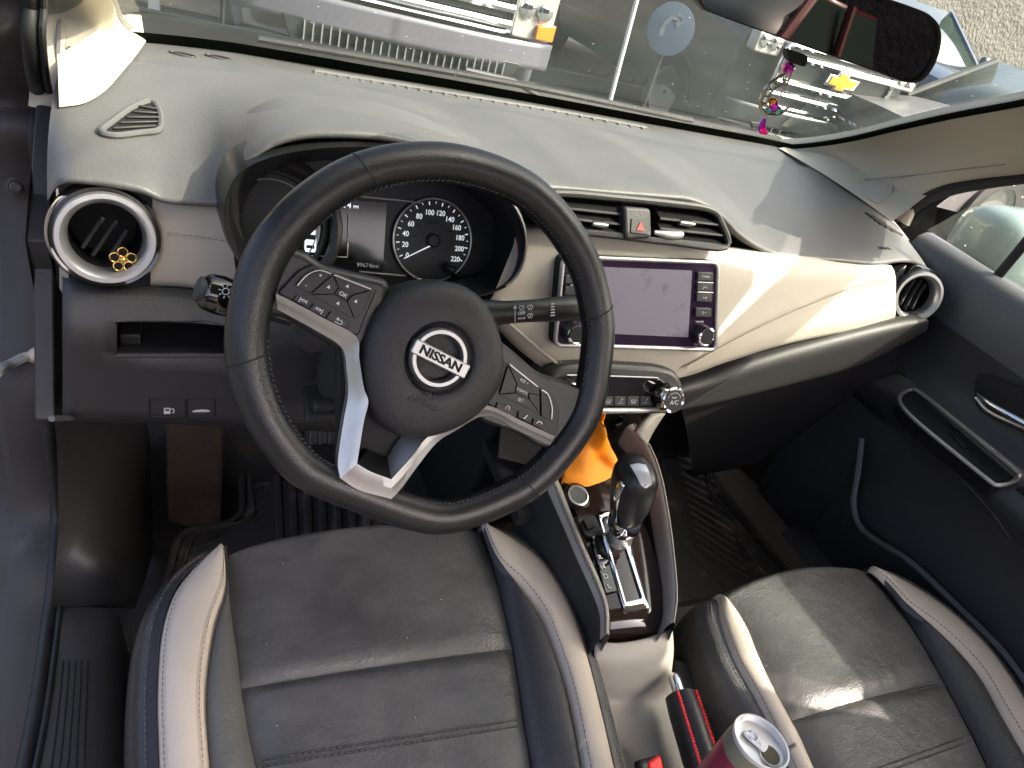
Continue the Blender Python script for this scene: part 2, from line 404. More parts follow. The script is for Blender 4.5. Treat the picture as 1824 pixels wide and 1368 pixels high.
# ---- side demister on the left of the pad
def onpad(lst, dz=0): return [hit(a, b, padT)[0]+V(0, 0, dz) for a, b in lst]
sv = [(181, 238), (203, 219), (232, 198), (260, 186), (275, 188), (285, 205), (287, 226), (280, 237), (250, 241), (205, 246)]
p0, n0 = hit(240, 220, padT)
dv = slab('side_demister', crom([p+n0*.003 for p in onpad(sv)], 40, True), n0, .004, 'black', dash, bevel=0)
tube('grille_frame', [p+n0*.003 for p in onpad(sv)], .0034, 'pad', dv, closed=True, samples=48, n=8)
for i in range(5):
    t = (i+.5)/5
    L_ = (252-58*t, 190+50*t); R_ = (276+8*math.sin(t*3), 196+38*t)
    a, b = hit(*L_, padT)[0], hit(*R_, padT)[0]
    mid = a.lerp(b, .5)+n0*.002
    box('slat', mid+n0*.002, (b-a), n0.cross(b-a), n0+V(0, -.4, 0), ((b-a).length*.96, .0030, .003), 'padlow', dv, bevel=.0012)

# ---- cream band
def fpanel(name, T, B, off, mt, bulge=.006, nu=40, nv=14, fn=None, up=V(0, -1, .3), parent=None, **k):
    f = fn or fas_(off)
    A = crom([ats(*p, f) for p in T], nu); Bq = crom([ats(*p, f) for p in B], nu); rows = []
    for i in range(nv):
        t = i/(nv-1); row = []
        for a, b in zip(A, Bq):
            q = a.lerp(b, t); q.y = f(q.x, q.z)
            e = min(t, 1-t)*2; row.append(q + up*(bulge*(1-(1-min(1, e*2.2))**2)) - up*.004)
        rows.append(row)
    rows = [[p-up*.03 for p in rows[0]]] + rows + [[p-up*.03 for p in rows[-1]]]
    return grid(name, rows, mt, parent or dash, sharp=70, **k)
cl = fpanel('cream_panel', [(272, 345), (320, 349), (390, 356), (404, 358)], [(268, 512), (320, 512), (390, 521), (425, 525)], 0, 'cream', .006)
stitches('seam_stitching', [ats(*q, fas_(-.003)) for q in ((300, 414), (350, 421), (405, 430))], .004, .0022, .0006, V(0, -1, .3), 'threadbeige', cl)
cr = fpanel('cream_panel', [(920, 418), (970, 408), (1090, 420), (1200, 432), (1290, 443), (1400, 455), (1500, 464), (1592, 474)],
            [(868, 545), (905, 600), (985, 664), (1100, 676), (1216, 674), (1300, 646), (1420, 611), (1592, 577)], 0, 'cream', .008, nu=60, nv=18)
for L_ in ([(1588, 500), (1520, 515), (1450, 542), (1380, 572), (1300, 612), (1222, 655)], [(905, 574), (940, 605), (975, 634), (1008, 660)]):
    pts = [ats(*q, fas_(-.0075)) for q in L_]
    tube('piping', pts, .0022, 'cream', cr, samples=40, n=8)
    stitches('seam_stitching', [p+V(0, -.001, .006) for p in pts], .0042, .0022, .0006, V(0, -1, .3), 'threadbeige', cr)
# grey padded shelf under the cream band, passenger side
sh = lambda x, z: fas(x, z)-.018+.5*max(0, .66-z)
fpanel('lower_pad', [(1190, 690), (1260, 672), (1330, 645), (1420, 618), (1520, 592), (1600, 572), (1640, 560)],
       [(1190, 735), (1260, 722), (1330, 706), (1420, 684), (1520, 656), (1590, 622), (1640, 590)], 0, 'padlow', .016, fn=sh, nu=44)
# glove box below
gb = fpanel('glove_box', [(1210, 716), (1300, 700), (1420, 678), (1520, 655), (1600, 618)], [(1235, 850), (1320, 835), (1420, 810), (1520, 780), (1600, 740)], 0, 'dark', .01, fn=lambda x, z: .20+.35*(.60-z))
pg = ats(1352, 688, lambda x, z: .185)
tube('glove_box_latch', [pg+V(-.03, 0, -.003), pg, pg+V(.035, 0, .004)], .004, 'padlow', gb, n=8)

# ---- driver's knee panel with an open storage slot
def knee(x, z):
    return float(np.interp(z, [.30, .42, .56, .605, .622, .638, .652, .70], [.20, .178, .160, .152, .156, .176, .203, .222]))
cols = [112, 135, 165, 205, 260, 320, 370, 415, 470, 520, 600, 690]; 
def rowpx(t):                           # px height of a row at every column
    top = np.interp(cols, [112, 200, 280, 400, 520, 690], [497, 514, 514, 524, 548, 580]); return top
rowsP = []
seq = [0, .08, .16, .24, .30, .34, .40, .46, .52, .60, .70, .80, .90, 1]
ty = rowpx(0); byy = np.interp(cols, [112, 280, 690], [746, 750, 770])
for s in seq: rowsP.append([ats(c_, ty[i]+(byy[i]-ty[i])*s, knee) for i, c_ in enumerate(cols)])
# slot rows: px 575..632  -> rows with s in (.27,.52) ; cols 205..415
vs_ = [p for r in rowsP for p in r]; fs_ = []; n_ = len(cols)
r0, r1, c0, c1 = 4, 8, 3, 7
for c_ in range(c0, c1+1):              # straighten the slot edges
    for rr_, y_ in ((r0, 574), (r1, 631)):
        vs_[rr_*n_+c_] = ats(cols[c_], y_, knee)
for i in range(len(seq)-1):
    for j in range(n_-1):
        if r0 <= i < r1 and c0 <= j < c1: continue
        fs_.append((i*n_+j, i*n_+j+1, (i+1)*n_+j+1, (i+1)*n_+j))
knp = mk('knee_panel', vs_, fs_, 'padlow', dash, sharp=50)
md = knp.modifiers.new('s', 'SOLIDIFY'); md.thickness = .004; md.offset = 1
# slot interior
q = [vs_[r0*n_+c0], vs_[r0*n_+c1], vs_[r1*n_+c1], vs_[r1*n_+c0]]; bk = [p+V(0, .09, -.012) for p in q]
pk = mk('storage_slot', q+bk, [(4, 5, 6, 7), (0, 1, 5, 4), (1, 2, 6, 5), (2, 3, 7, 6), (3, 0, 4, 7)], 'dark', dash, smooth=False)
tube('slot_lip', [vs_[r1*n_+j]+V(0, -.002, 0) for j in range(c0, c1+1)], .0025, 'padlow', pk, n=8)
tube('slot_lip', [vs_[i*n_+c0]+V(0, -.002, 0) for i in range(r0, r1+1)], .002, 'dark', pk, n=8)
c = at(235, 603, Y=.21); box('slot_divider', c, V(1, 0, 0), V(0, 1, 0), V(0, 0, 1), (.020, .06, .05), 'dark', pk)
c = at(330, 588, Y=.235); box('fuse_cover', c, V(1, 0, 0), V(0, 1, 0), V(0, 0, 1), (.085, .01, .02), 'padlow', pk)
# bonnet / fuel release switches
for (x0, x1, y0, y1) in ((268, 330, 709, 741), (334, 382, 709, 741)):
    pts = [ats(*q_, lambda x, z: knee(x, z)-.003) for q_ in ((x0, y0), (x1, y0), (x1, y1), (x0, y1))]
    tube('switch_surround', rpoly([p+(p-(pts[0]+pts[2])/2)*.04 for p in pts], .003), .0018, 'black', dash, closed=True, n=6)
    sw = slab('release_switch', rpoly(pts, .003), V(0, -1, .1), .012, 'button', dash, bevel=.001)
    c = (pts[0]+pts[2])/2+V(0, -.001, -.004); ux = (pts[1]-pts[0]); uy = (pts[0]-pts[3])
    if x0 == 268:
        poly('fuel_pump_symbol', [(-1, -1.1), (.5, -1.1), (.5, 1.1), (-1, 1.1)], c, ux, uy, .0045, 'white', sw)
        strokes('fuel_pump_symbol', [[(.5, .4), (1.1, .9), (1.3, .3), (1.3, -.7), (.8, -.8)]], .001, c, ux, uy, .0045, 'white', sw)
        poly('fuel_pump_symbol', [(-.7, .2), (.2, .2), (.2, .8), (-.7, .8)], c, ux, uy, .0045, 'black', sw, lift=.0012)
    else:
        poly('boot_symbol', [(-2.2, -.2), (-1.4, .3), (-.6, .35), (0, .55), (1.3, .4), (2.2, 0), (1.9, -.45), (-1.9, -.45)], c, ux, uy, .0045, 'white', sw)
# bottom return of the knee panel
grid('knee_panel_return', [[p for p in rowsP[-1]], [p+V(0, .12, .01) for p in rowsP[-1]]], 'dark', dash)
# side cap of the dashboard against the door opening
cap_ = [(100, 192), (150, 190), (178, 222), (150, 262), (112, 312), (92, 350), (84, 430), (100, 500), (133, 560), (133, 745), (98, 748), (96, 500), (92, 300)]
slab('side_cap', [at(a, b, X=-.675-.0003*(150-a)) for a, b in cap_], V(1, 0, 0), .02, 'dark', dash, bevel=.002)
loft('side_cap_edge', [[at(100, 192, X=-.69), at(150, 192, X=-.672), at(180, 222, X=-.668)], [at(100, 232, X=-.69), at(142, 252, X=-.674), at(170, 246, X=-.668)]], 'darkgl', dash, nu=8)
tube('side_cap_groove', [at(128, 500, X=-.672), at(133, 590, X=-.670), at(132, 680, X=-.669), at(131, 742, X=-.669)], .004, 'padlow', dash, samples=20, n=8)
tube('side_cap_groove', [at(92, 746, X=-.674), at(131, 744, X=-.669)], .003, 'doorgrey', dash, n=8)

M['hubslat'] = mat('vent_fin', (.05, .052, .052), .25)
# ---- round air vents
def round_vent(c, ax, R, slats, name='round_vent'):
    ax = ax.normalized(); x, y, a = frame3(ax)
    v = lathe(name, [(R*1.10, -.055), (R*1.135, -.02), (R*1.13, -.004), (R*1.07, .003), (R*.98, .002)], c, ax, 'piano', dash, n=56, cap=False)
    lathe('vent_ring', [(R*.985, -.002), (R*.985, .006), (R*.955, .0105), (R*.86, .0105), (R*.78, .007), (R*.735, .0), (R*.72, -.012)], c, ax, 'silver2', v, n=56, cap=False)
    lathe('vent_barrel', [(R*.73, -.008), (R*.70, -.09), (.001, -.092)], c, ax, 'black', v, n=40, cap=False)
    for (u0, v0, u1, v1) in slats:
        p, q_ = c+x*(u0*R)+y*(v0*R)-a*.014, c+x*(u1*R)+y*(v1*R)-a*.014
        mid = (p+q_)/2; d = q_-p
        pts = [p, mid-a*.0-a*.002, q_]
        tube('slat', pts, .0022, 'hubslat', v, n=8, up=a, flat=3.4, samples=8)
    return v, x, y
RV = .0455
cL = at(189, 423, Y=.190); vL, xl, yl = round_vent(cL, V(.10, -1, .30), RV, [(-.46, -.30, -.02, .40), (-.27, -.46, .25, .36), (.10, -.40, .44, .16)])
cR = at(1631, 527, Y=.205); vR, xr, yr = round_vent(cR, V(-.38, -1, .26), RV, [(-.30, -.52, -.15, .60), (-.02, -.62, .10, .64), (.24, -.55, .34, .52)])
loft('vent_cradle', [[at(1592, 474, Y=.225), at(1590, 520, Y=.215), at(1585, 580, Y=.212)], [at(1615, 470, Y=.225), at(1600, 530, Y=.228), at(1615, 590, Y=.24)]], 'piano', dash, nu=10)

# ---- centre vents with hazard block
vf = lambda x, z: .168+.55*(z-.77)
ov = [(965, 398), (950, 372), (968, 348), (1010, 344), (1100, 352), (1200, 362), (1262, 372), (1282, 392), (1292, 440), (1200, 432), (1100, 420), (1010, 410)]
cv = slab('centre_vent', [ats(a, b, lambda x, z: vf(x, z)+.045, .2)+V(0, 0, -.006) for a, b in ov], V(0, -1, .5), .01, 'black', dash, bevel=0)
ovo = crom([ats(a, b, vf) for a, b in ov], 48, True)
grid('vent_duct', [ovo, [p+V(0, .05, -.02) for p in ovo]], 'black', cv, cu=True)
tube('vent_frame', [p+V(0, -.001, 0) for p in ovo], .0045, 'padlow', cv, closed=True, n=8)
fb = lambda x, z: vf(x, z)+.012
for k_, (ya, yb) in enumerate(((360, 369), (378, 386), (396, 404))):
    for (xa, xb) in ((965, 1112), (1168, 1272+k_*6)):
        dy = lambda x: (x-1010)*.125
        a, b = ats(xa, ya+dy(xa)*.9, fb), ats(xb, ya+dy(xb)*.9, fb)
        sl = box('slat', (a+b)/2, b-a, V(0, 1, .25), V(0, -.25, 1), ((b-a).length, .026, .0028), 'darkgl', cv, bevel=.0012)
        tube('slat_edge', [a+V(0, -.013, -.003), b+V(0, -.013, -.003)], .0017, 'padlow', sl, n=8)
for (px, py, wpx) in ((1067, 400, .024), (1222, 398, .026)):
    c = ats(px, py, vf); box('vent_tab', c+V(0, .004, 0), V(1, 0, 0), V(0, 1, .1), V(0, -.1, 1), (wpx, .012, .008), 'darkgl', cv, bevel=.003, bseg=3)
    box('vent_tab_edge', c+V(0, -.003, .001), V(1, 0, 0), V(0, 1, .1), V(0, -.1, 1), (wpx*.95, .003, .004), 'silver', cv, bevel=.001)
a, b = ats(1165, 414, vf), ats(1213, 418, vf)
tube('air_freshener_clip', [a, a.lerp(b, .5)+V(0, -.004, 0), b], [.003, .006, .005], 'silver', cv, n=10, samples=8)
hz = [ats(*q_, lambda x, z: vf(x, z)-.010) for q_ in ((1112, 367), (1160, 371), (1162, 424), (1114, 428))]
hb = slab('hazard_block', rpoly(hz, .006), V(0, -1, .45), .04, 'padlow', cv, bevel=.004, bseg=3)
hq = [ats(*q_, lambda x, z: vf(x, z)-.0115) for q_ in ((1125, 389), (1158, 392), (1155, 419), (1123, 415))]
hz2 = slab('hazard_button', rpoly(hq, .002), V(0, -1, .45), .004, 'dark', hb, bevel=.0008)
hc = (hq[0]+hq[2])/2; ux = hq[1]-hq[0]; uy = hq[0]-hq[3]
slab('hazard_triangle', [hc+ux.normalized()*x+uy.normalized()*y+V(0, -.0012, .0004) for x, y in ((-.0055, -.004), (.0055, -.004), (0, .0065))], V(0, -1, .45), .0006, 'red', hb, bevel=0)

# ================================================================ INSTRUMENT CLUSTER
cn = V(0, -math.cos(rad(22)), math.sin(rad(22)))
cp = at(700, 430, Y=.235); CPL = (cp, cn); cux = V(1, 0, 0); cuy = cn.cross(cux)
def ac(px, py, h=0): return at(px, py, pl=(cp+cn*h, cn))
clu = thing('instrument_cluster', (cp.x, cp.y, cp.z-.06), 'dark oval instrument cluster with round speedometer behind the steering wheel', 'instrument cluster')
face = slab('dial_plate', crom([ac(*q_) for q_ in ((432, 390), (455, 330), (520, 290), (620, 288), (760, 310), (860, 345), (905, 400), (905, 460), (870, 515), (760, 535), (620, 520), (500, 490), (450, 450))], 60, True), cn, .01, 'face', clu, bevel=0)
# shroud: from the dial plate forward to the visible rim
fo = [(404, 405), (408, 345), (440, 300), (520, 272), (640, 262), (760, 275), (845, 312), (905, 352), (934, 410), (930, 468), (900, 508), (830, 530), (720, 540), (600, 530), (490, 505), (430, 462)]
bo_ = [(432, 400), (440, 350), (470, 312), (540, 290), (640, 285), (750, 305), (820, 335), (870, 375), (885, 420), (880, 465), (850, 505), (790, 528), (710, 535), (600, 525), (500, 495), (450, 450)]
fr = crom([at(a, b, Y=.156) for a, b in fo], 72, True); bk_ = crom([ac(a, b, .004) for a, b in bo_], 72, True)
cenf = sum(fr, V(0, 0, 0))/72
outer = [cenf+(p-cenf)*1.05+V(0, .05, 0) for p in fr]
shd = grid('shroud', [outer, [cenf+(p-cenf)*1.03+V(0, .008, 0) for p in fr], [cenf+(p-cenf)*1.012+V(0, -.002, 0) for p in fr], [p for p in fr], [p.lerp(b, .35) for p, b in zip(fr, bk_)], [p.lerp(b, .7) for p, b in zip(fr, bk_)], bk_], 'darkgl', clu, cu=True, sharp=70)
tube('shroud_trim', [fr[i]+V(0, -.002, 0) for i in range(27, 46)], .0016, 'silver', clu, n=8)
# left lobe rings
lc = ac(480, 402); 
for R_, mt_, r_ in ((.072, 'darkgl', .007), (.060, 'padlow', .0035), (.051, 'silver', .0012)):
    tube('dial_ring', [lc+cux*(R_*math.cos(t))+cuy*(R_*math.sin(t))+cn*(.016 if R_ > .06 else .006) for t in np.linspace(0, 2*math.pi, 49)[:-1]], r_, mt_, clu, closed=True, n=8)
# speedometer
sc_ = ac(770.5, 428, .004); RS = (ac(840, 428, .004)-ac(701.5, 428, .004)).length/2
sp = lathe('speedometer', [(RS, 0), (RS*.99, .001), (.0005, .001)], sc_, cn, 'face', clu, n=64, cap=False)
tube('dial_ring', [sc_+cux*(RS*math.cos(t))+cuy*(RS*math.sin(t))+cn*.002 for t in np.linspace(0, 2*math.pi, 73)[:-1]], .0014, 'silver', sp, closed=True, n=8)
nums = [('0', 725.3, 455), ('20', 721.5, 435.7), ('40', 722.5, 416.4), ('60', 732, 399), ('80', 746.6, 385.6), ('100', 765, 378.7), ('120', 784.7, 380.3), ('140', 801, 391), ('160', 813, 405.8), ('180', 819, 423.9), ('200', 818, 443.4), ('220', 810.8, 461.8)]
for s, x, y in nums: text(s, .0090, ac(x, y, .0054), cux, cuy, 'dialwhite', sp, sx=.9, bold=.0001)
for i in range(23):
    t = rad(209-i*(238/22)); d = cux*math.cos(t)+cuy*math.sin(t); big = i % 2 == 0
    box('scale_mark', sc_+d*(RS*(.885 if big else .90))+cn*.0016, d, cn.cross(d), cn, (RS*(.085 if big else .055), .0013 if big else .0007, .0003), 'dialwhite', sp, bevel=0)
for i in range(29):
    t = rad(200-i*(222/28)); d = cux*math.cos(t)+cuy*math.sin(t)
    box('scale_mark', sc_+d*(RS*.53)+cn*.0016, d, cn.cross(d), cn, (RS*.03, .0005, .0003), 'thread', sp, bevel=0)
for s, a_ in (('20', 172), ('40', 140), ('60', 110), ('80', 74), ('100', 33), ('120', 2), ('140', -28)):
    d = cux*math.cos(rad(a_))+cuy*math.sin(rad(a_)); text(s, .0042, sc_+d*(RS*.46)+cn*.0016, cux, cuy, 'thread', sp)
text('km/h', .0046, sc_+cuy*(RS*.66)+cn*.0016, cux, cuy, 'white', sp); text('MPH', .004, sc_+cuy*(RS*.40)+cn*.0016, cux, cuy, 'thread', sp)
na, nb = ac(775, 434, .009), ac(719.7, 460.5, .009)
nd = slab('needle', [na+cuy*.0011, na-cuy*.0011, nb-cuy*.0006, nb+cuy*.0006], cn, .0006, 'dialwhite', sp, bevel=0)
lathe('needle_cap', [(.0085, 0), (.0085, .005), (.006, .0075), (.0005, .0078)], sc_, cn, 'dark', nd, n=24, cap=False)
# centre information display
dp = [ac(*q_, .003) for q_ in ((540, 348), (690, 360), (682, 490), (530, 480))]
dsp = slab('info_display', dp, cn, .002, 'glasstint', clu, bevel=.0005)
strokes('display_border', [[(0, 0), (1, 0)]], .0, ac(620, 352, .006), cux, cuy, .01, 'lcdwhite', dsp)
def cline(a, b, r=.0006, h=.005, mt_='white', par=None): return tube('display_line', [ac(*a, h), ac(*b, h)], r, mt_, par or dsp, n=6)
cline((622, 348), (752, 361), .0012, mt_='silver'); cline((640, 484), (722, 491), .0012, mt_='silver')
cline((600, 379), (621, 380)); cline((621, 380), (619, 458)); cline((619, 458), (540, 455))
text('4', .0095, ac(622, 366, .0054), cux, cuy, 'lcdwhite', dsp); text('PM', .0048, ac(634, 369, .0054), cux, cuy, 'lcdwhite', dsp); text('2', .0095, ac(612, 365, .0054), cux, cuy, 'lcdwhite', dsp)
text('99674km', .0072, ac(655, 473, .0054), cux, cuy, 'white', dsp)
ic = ac(553, 430, .0054)
poly('car_symbol', [(-.5, -1.15), (.5, -1.15), (.62, -.8), (.62, .8), (.45, 1.25), (-.45, 1.25), (-.62, .8), (-.62, -.8)], ic, cux, cuy, .0105, 'lcdwhite', dsp)
poly('car_symbol', [(-.46, .2), (.46, .2), (.52, .75), (-.52, .75)], ic, cux, cuy, .0105, 'face', dsp, lift=.0014)
poly('car_symbol', [(-.46, -.75), (.46, -.75), (.4, -.4), (-.4, -.4)], ic, cux, cuy, .0105, 'face', dsp, lift=.0014)
tube('trip_stem', [ac(812, 497, .004), ac(800, 478, .02), ac(811, 482, .026)], [.003, .0045, .006], 'darkgl', clu, n=12, samples=10)

# ================================================================ HEAD UNIT
hTL, hTR, hBR, hBL = (ats(a, b, lambda x, z: fas(x, z)-.020) for a, b in ((1005, 459), (1275, 469), (1271, 621), (991, 612)))
hux = (hTR-hTL+hBR-hBL).normalized(); huy = ((hTL-hBL)+(hTR-hBR)).normalized(); hn = hux.cross(huy).normalized(); hc_ = (hTL+hTR+hBR+hBL)/4
if hn.y > 0: hn = -hn
def ah(px, py, h=0): return at(px, py, pl=(hc_+hn*h, hn))
hu = thing('head_unit', hc_-huy*.06, 'touchscreen head unit with silver frame and two knobs in the middle of the dashboard', 'head unit')
M['hufront'] = mat('violet_sheen_glass', (.022, .011, .028), .12, spec=.9, stint=(.75, .45, 1), coat=.25)  # violet base colour stands for the reflection on the dark glass
M['display'] = mat('smudged_display', (.25, .24, .285), .16, spec=.8, stint=(.8, .6, 1), dirt=(40, .56, (.13, .14, .14)))  # lilac tone of the display stands for light reflected in it
out = rpoly([ah(1003, 457), ah(1278, 468), ah(1274, 623), ah(988, 614)], .011, 6)
slab('housing', [p-hn*.001+(p-hc_)*.022 for p in out], hn, .03, 'black', hu, bevel=.003)
slab('front_glass', [p-(p-hc_)*.012 for p in out], hn, .01, 'hufront', hu, bevel=.001)
tube('silver_frame', [p+hn*.0005 for p in out], .0031, 'silver', hu, closed=True, n=10)
slab('display', rpoly([ah(1040, 474, .0008), ah(1233, 482, .0008), ah(1226, 601, .0008), ah(1036, 592, .0008)], .0015), hn, .0006, 'display', hu, bevel=0)
M['hubtn'] = mat('head_unit_button', (.045, .048, .047), .35, var=(30, .1))
for nm, q4, tx in (('camera_button', ((1244, 485), (1271, 486), (1270, 501), (1243, 500)), 'CAMERA'), ('track_button', ((1243, 505), (1270, 506), (1269, 519), (1242, 518)), '|<<'), ('track_button', ((1242, 523), (1269, 524), (1268, 538), (1241, 537)), '>>|'), ('menu_button', ((1240, 549), (1268, 550), (1267, 565), (1239, 564)), ''), ('left_button', ((1008, 490), (1030, 491), (1029, 506), (1007, 505)), ''), ('left_button', ((1007, 510), (1029, 511), (1028, 526), (1006, 525)), '')):
    pts = [ah(*q_, .004) for q_ in q4]; bt = slab('menu_button' if 'left' in nm else nm, rpoly(pts, .0015), hn, .006, 'hubtn', hu, bevel=.0008)
    if tx: text(tx, .0042 if len(tx) > 3 else .0055, sum(pts, V(0, 0, 0))/4, hux, huy, 'white', bt, sx=.85 if len(tx) > 3 else 1)
for y in (503, 520.5): tube('button_divider', [ah(1243, y-.5, .0045), ah(1270, y+.5, .0045)], .0008, 'silver', hu, n=6)
tube('menu_mark', [ah(1016, 508, .0045), ah(1030, 508.5, .0045)], .0009, 'silver', hu, n=6)
strokes('menu_mark', [[(-1, -.4), (-.4, -.4), (-.4, .4), (-1, .4), (-1, -.4)], [(0, 0), (1, 0)]], .0005, sum([ah(*q_, .0046) for q_ in ((1240, 549), (1268, 565))], V(0, 0, 0))/2, hux, huy, .004, 'white', hu)
text('VOLUME', .0036, ah(1246, 573, .0012), hux, huy, 'white', hu); text('TUNE-SCROLL', .0036, ah(1246, 613, .0012), hux, huy, 'white', hu, sx=.85)
for (px, py) in ((1250, 593), (1022, 588)):
    c = ah(px-3, py+2, .0); R_ = .0148
    kb = lathe('knob', [(R_, 0), (R_*.98, .004), (R_*.9, .006), (R_*.88, .013), (R_*.80, .0155), (.0005, .0155)], c, hn, 'darkgl', hu, n=40, cap=False)
    lathe('knob_ring', [(R_*.93, .0125), (R_*.93, .0158), (R_*.80, .0168), (R_*.72, .0158), (R_*.72, .0145)], c, hn, 'chrome', kb, n=40, cap=False)

# ================================================================ CLIMATE PANEL
kn_ = V(0, -.93, .37).normalized(); kc = ats(1110, 700, lambda x, z: fas(x, z)-.028); kux = V(1, 0, 0); kuy = kn_.cross(kux)
def ak(px, py, h=0): return at(px, py, pl=(kc+kn_*h, kn_))
clm = thing('climate_panel', kc-kuy*.035, 'rounded climate control panel with chrome knobs under the head unit', 'climate panel')
M['podgrey'] = mat('pod_grey', (.040, .038, .037), .42, var=(12, .06))
po = crom([ak(*q_) for q_ in ((985, 690), (992, 668), (1012, 655), (1060, 650), (1120, 652), (1175, 656), (1204, 666), (1216, 690), (1212, 716), (1196, 732), (1130, 738), (1060, 738), (1005, 730), (988, 712))], 64, True)
slab('pod', [p-kn_*.004+(p-kc)*.05 for p in po], kn_, .06, 'podgrey', clm, bevel=.008, bseg=3)
slab('panel_face', rpoly([ak(1015, 668, .001), ak(1172, 672, .001), ak(1196, 690, .001), ak(1190, 716, .001), ak(1165, 726, .001), ak(1015, 724, .001), ak(998, 696, .001)], .006), kn_, .006, 'piano', clm, bevel=.001)
tube('silver_strip', [ak(1000, 728, .002), ak(1060, 731, .003), ak(1140, 731, .003), ak(1165, 729, .003), ak(1192, 733, .002)], [.002, .0042, .0042, .0042, .002], 'silver', clm, n=10, samples=30)
tube('silver_strip', [ak(1010, 668, .002), ak(1090, 670, .002), ak(1172, 673, .002)], .001, 'silver', clm, n=8, samples=12)
bx_ = [1028, 1050, 1072, 1094, 1117, 1140, 1160]
for i in range(6):
    pts = [ak(*q_, .003) for q_ in ((bx_[i]+.8, 707), (bx_[i+1]-.8, 707), (bx_[i+1]-1.3, 723), (bx_[i]+.3, 723))]
    bt = slab('climate_button', rpoly(pts, .001), kn_, .005, 'hubtn', clm, bevel=.0006); c = sum(pts, V(0, 0, 0))/4
    if i in (2, 4): strokes('demist_symbol', [[(-1, .5), (1, .5), (.7, -.5), (-.7, -.5), (-1, .5)]] + [[(k_*.5, -.7), (k_*.5+.15, -.2), (k_*.5-.1, .2)] for k_ in (-1, 0, 1)], .0004, c, kux, kuy, .0045, 'white', bt)
    else: strokes('airflow_symbol', [[(-.9, -.5), (-.2, -.5), (.2, .1), (.1, .6)], [(.3, .8), (.55, .8), (.55, .55), (.3, .55), (.3, .8)], [(.5, -.6), (1, -.6)]], .0005, c, kux, kuy, .0045, 'white', bt)
for (px, py, R_) in ((1184, 706, .0205), (1006, 700, .0205)):
    c = ak(px, py, .002)
    kb = lathe('temperature_knob', [(R_*1.02, 0), (R_, .006), (R_*.93, .016), (R_*.9, .020)], c, kn_, 'piano', clm, n=48, cap=False)
    lathe('knob_ring', [(R_*.92, .017), (R_*.92, .0205), (R_*.84, .022), (R_*.72, .0205)], c, kn_, 'chrome', kb, n=48, cap=False)
    lathe('knob_face', [(R_*.74, .0200), (.0004, .0205)], c, kn_, 'dark', kb, n=40, cap=False)
    d = (-kux*.86+kuy*.5).normalized(); s_ = kn_.cross(d)
    slab('knob_pointer', [c+kn_*.021+d*(R_*1.22)+s_*(R_*.24), c+kn_*.021+d*(R_*1.22)-s_*(R_*.24), c+kn_*.021+d*(R_*.86)-s_*(R_*.42), c+kn_*.021+d*(R_*.86)+s_*(R_*.42)], kn_, .016, 'chrome', kb, bevel=.0015)
    if px > 1100:
        text('A/C', .0085, c+kn_*.0207-kuy*.003+kux*.001, kux, kuy, 'white', kb); text('PUSH', .0035, c+kn_*.0207+kuy*.004, kux, kuy, 'white', kb)
        strokes('dial_arc', [[(x*.55, y*.55) for x, y in circ(14, 1, 20, 160)]], .0005, c+kn_*.0205, kux, kuy, R_, 'white', kb)
# ================================================================ STEERING WHEEL
WC = V(-.336, 0, .700); wt = rad(26.3)
wn = V(0, -math.cos(wt), math.sin(wt)); wup = V(0, math.sin(wt), math.cos(wt)); wx = V(1, 0, 0)
def W(px, py, h=0): return at(px, py, pl=(WC+wn*h, wn))
whl = thing('steering_wheel', WC-wup*.19, 'black leather steering wheel turned slightly, with round badge and silver spoke trim', 'steering wheel')
ro = [(747, 251), (814, 255), (891, 278), (960, 315), (1020, 378), (1062, 450), (1080, 508), (1090, 565), (1091, 597), (1086, 646), (1079, 692), (1066, 742), (1038, 793), (992, 850), (947, 890), (905, 912), (868, 929), (830, 942), (800, 949), (766, 951), (733, 945), (697, 935), (635, 913), (567, 887), (536, 872), (506, 852), (471, 812), (437, 760), (412, 697), (401, 640), (398, 598), (405, 545), (420, 480), (445, 425), (475, 384), (514, 343), (560, 308), (614, 278), (680, 258)]
RR = .0183
po_ = crom([W(*q_) for q_ in ro], 140, True)
cl_ = []
for i in range(140):
    t = (po_[(i+2) % 140]-po_[i-2]).normalized(); nn = t.cross(wn).normalized()
    if nn.dot(po_[i]-WC) > 0: nn = -nn
    cl_.append(po_[i]+nn*RR)
for _ in range(2): cl_ = [(cl_[i-1]+cl_[i]*2+cl_[(i+1) % 140])/4 for i in range(140)]
rim = tube('rim', cl_, RR, 'leather', whl, closed=True, n=22, up=wn, flat=.94)
# leather joint seams across the rim, nearest sample to a picture point
def rimidx(px, py):
    p = W(px, py); return min(range(140), key=lambda i: (cl_[i]-p).length)
for q_ in ((650, 300), (432, 640), (1060, 560), (935, 868)):
    i = rimidx(*q_); c = cl_[i]; t = (cl_[(i+1) % 140]-cl_[i-1]).normalized(); s_ = t.cross(wn)
    tilt = t*.25
    tube('leather_joint', [c+(s_*math.cos(a)+wn*math.sin(a)*.94)*(RR*1.004)+tilt*(RR*math.cos(a)) for a in np.linspace(0, 2*math.pi, 25)[:-1]], .0008, 'rubber', rim, closed=True, n=6)
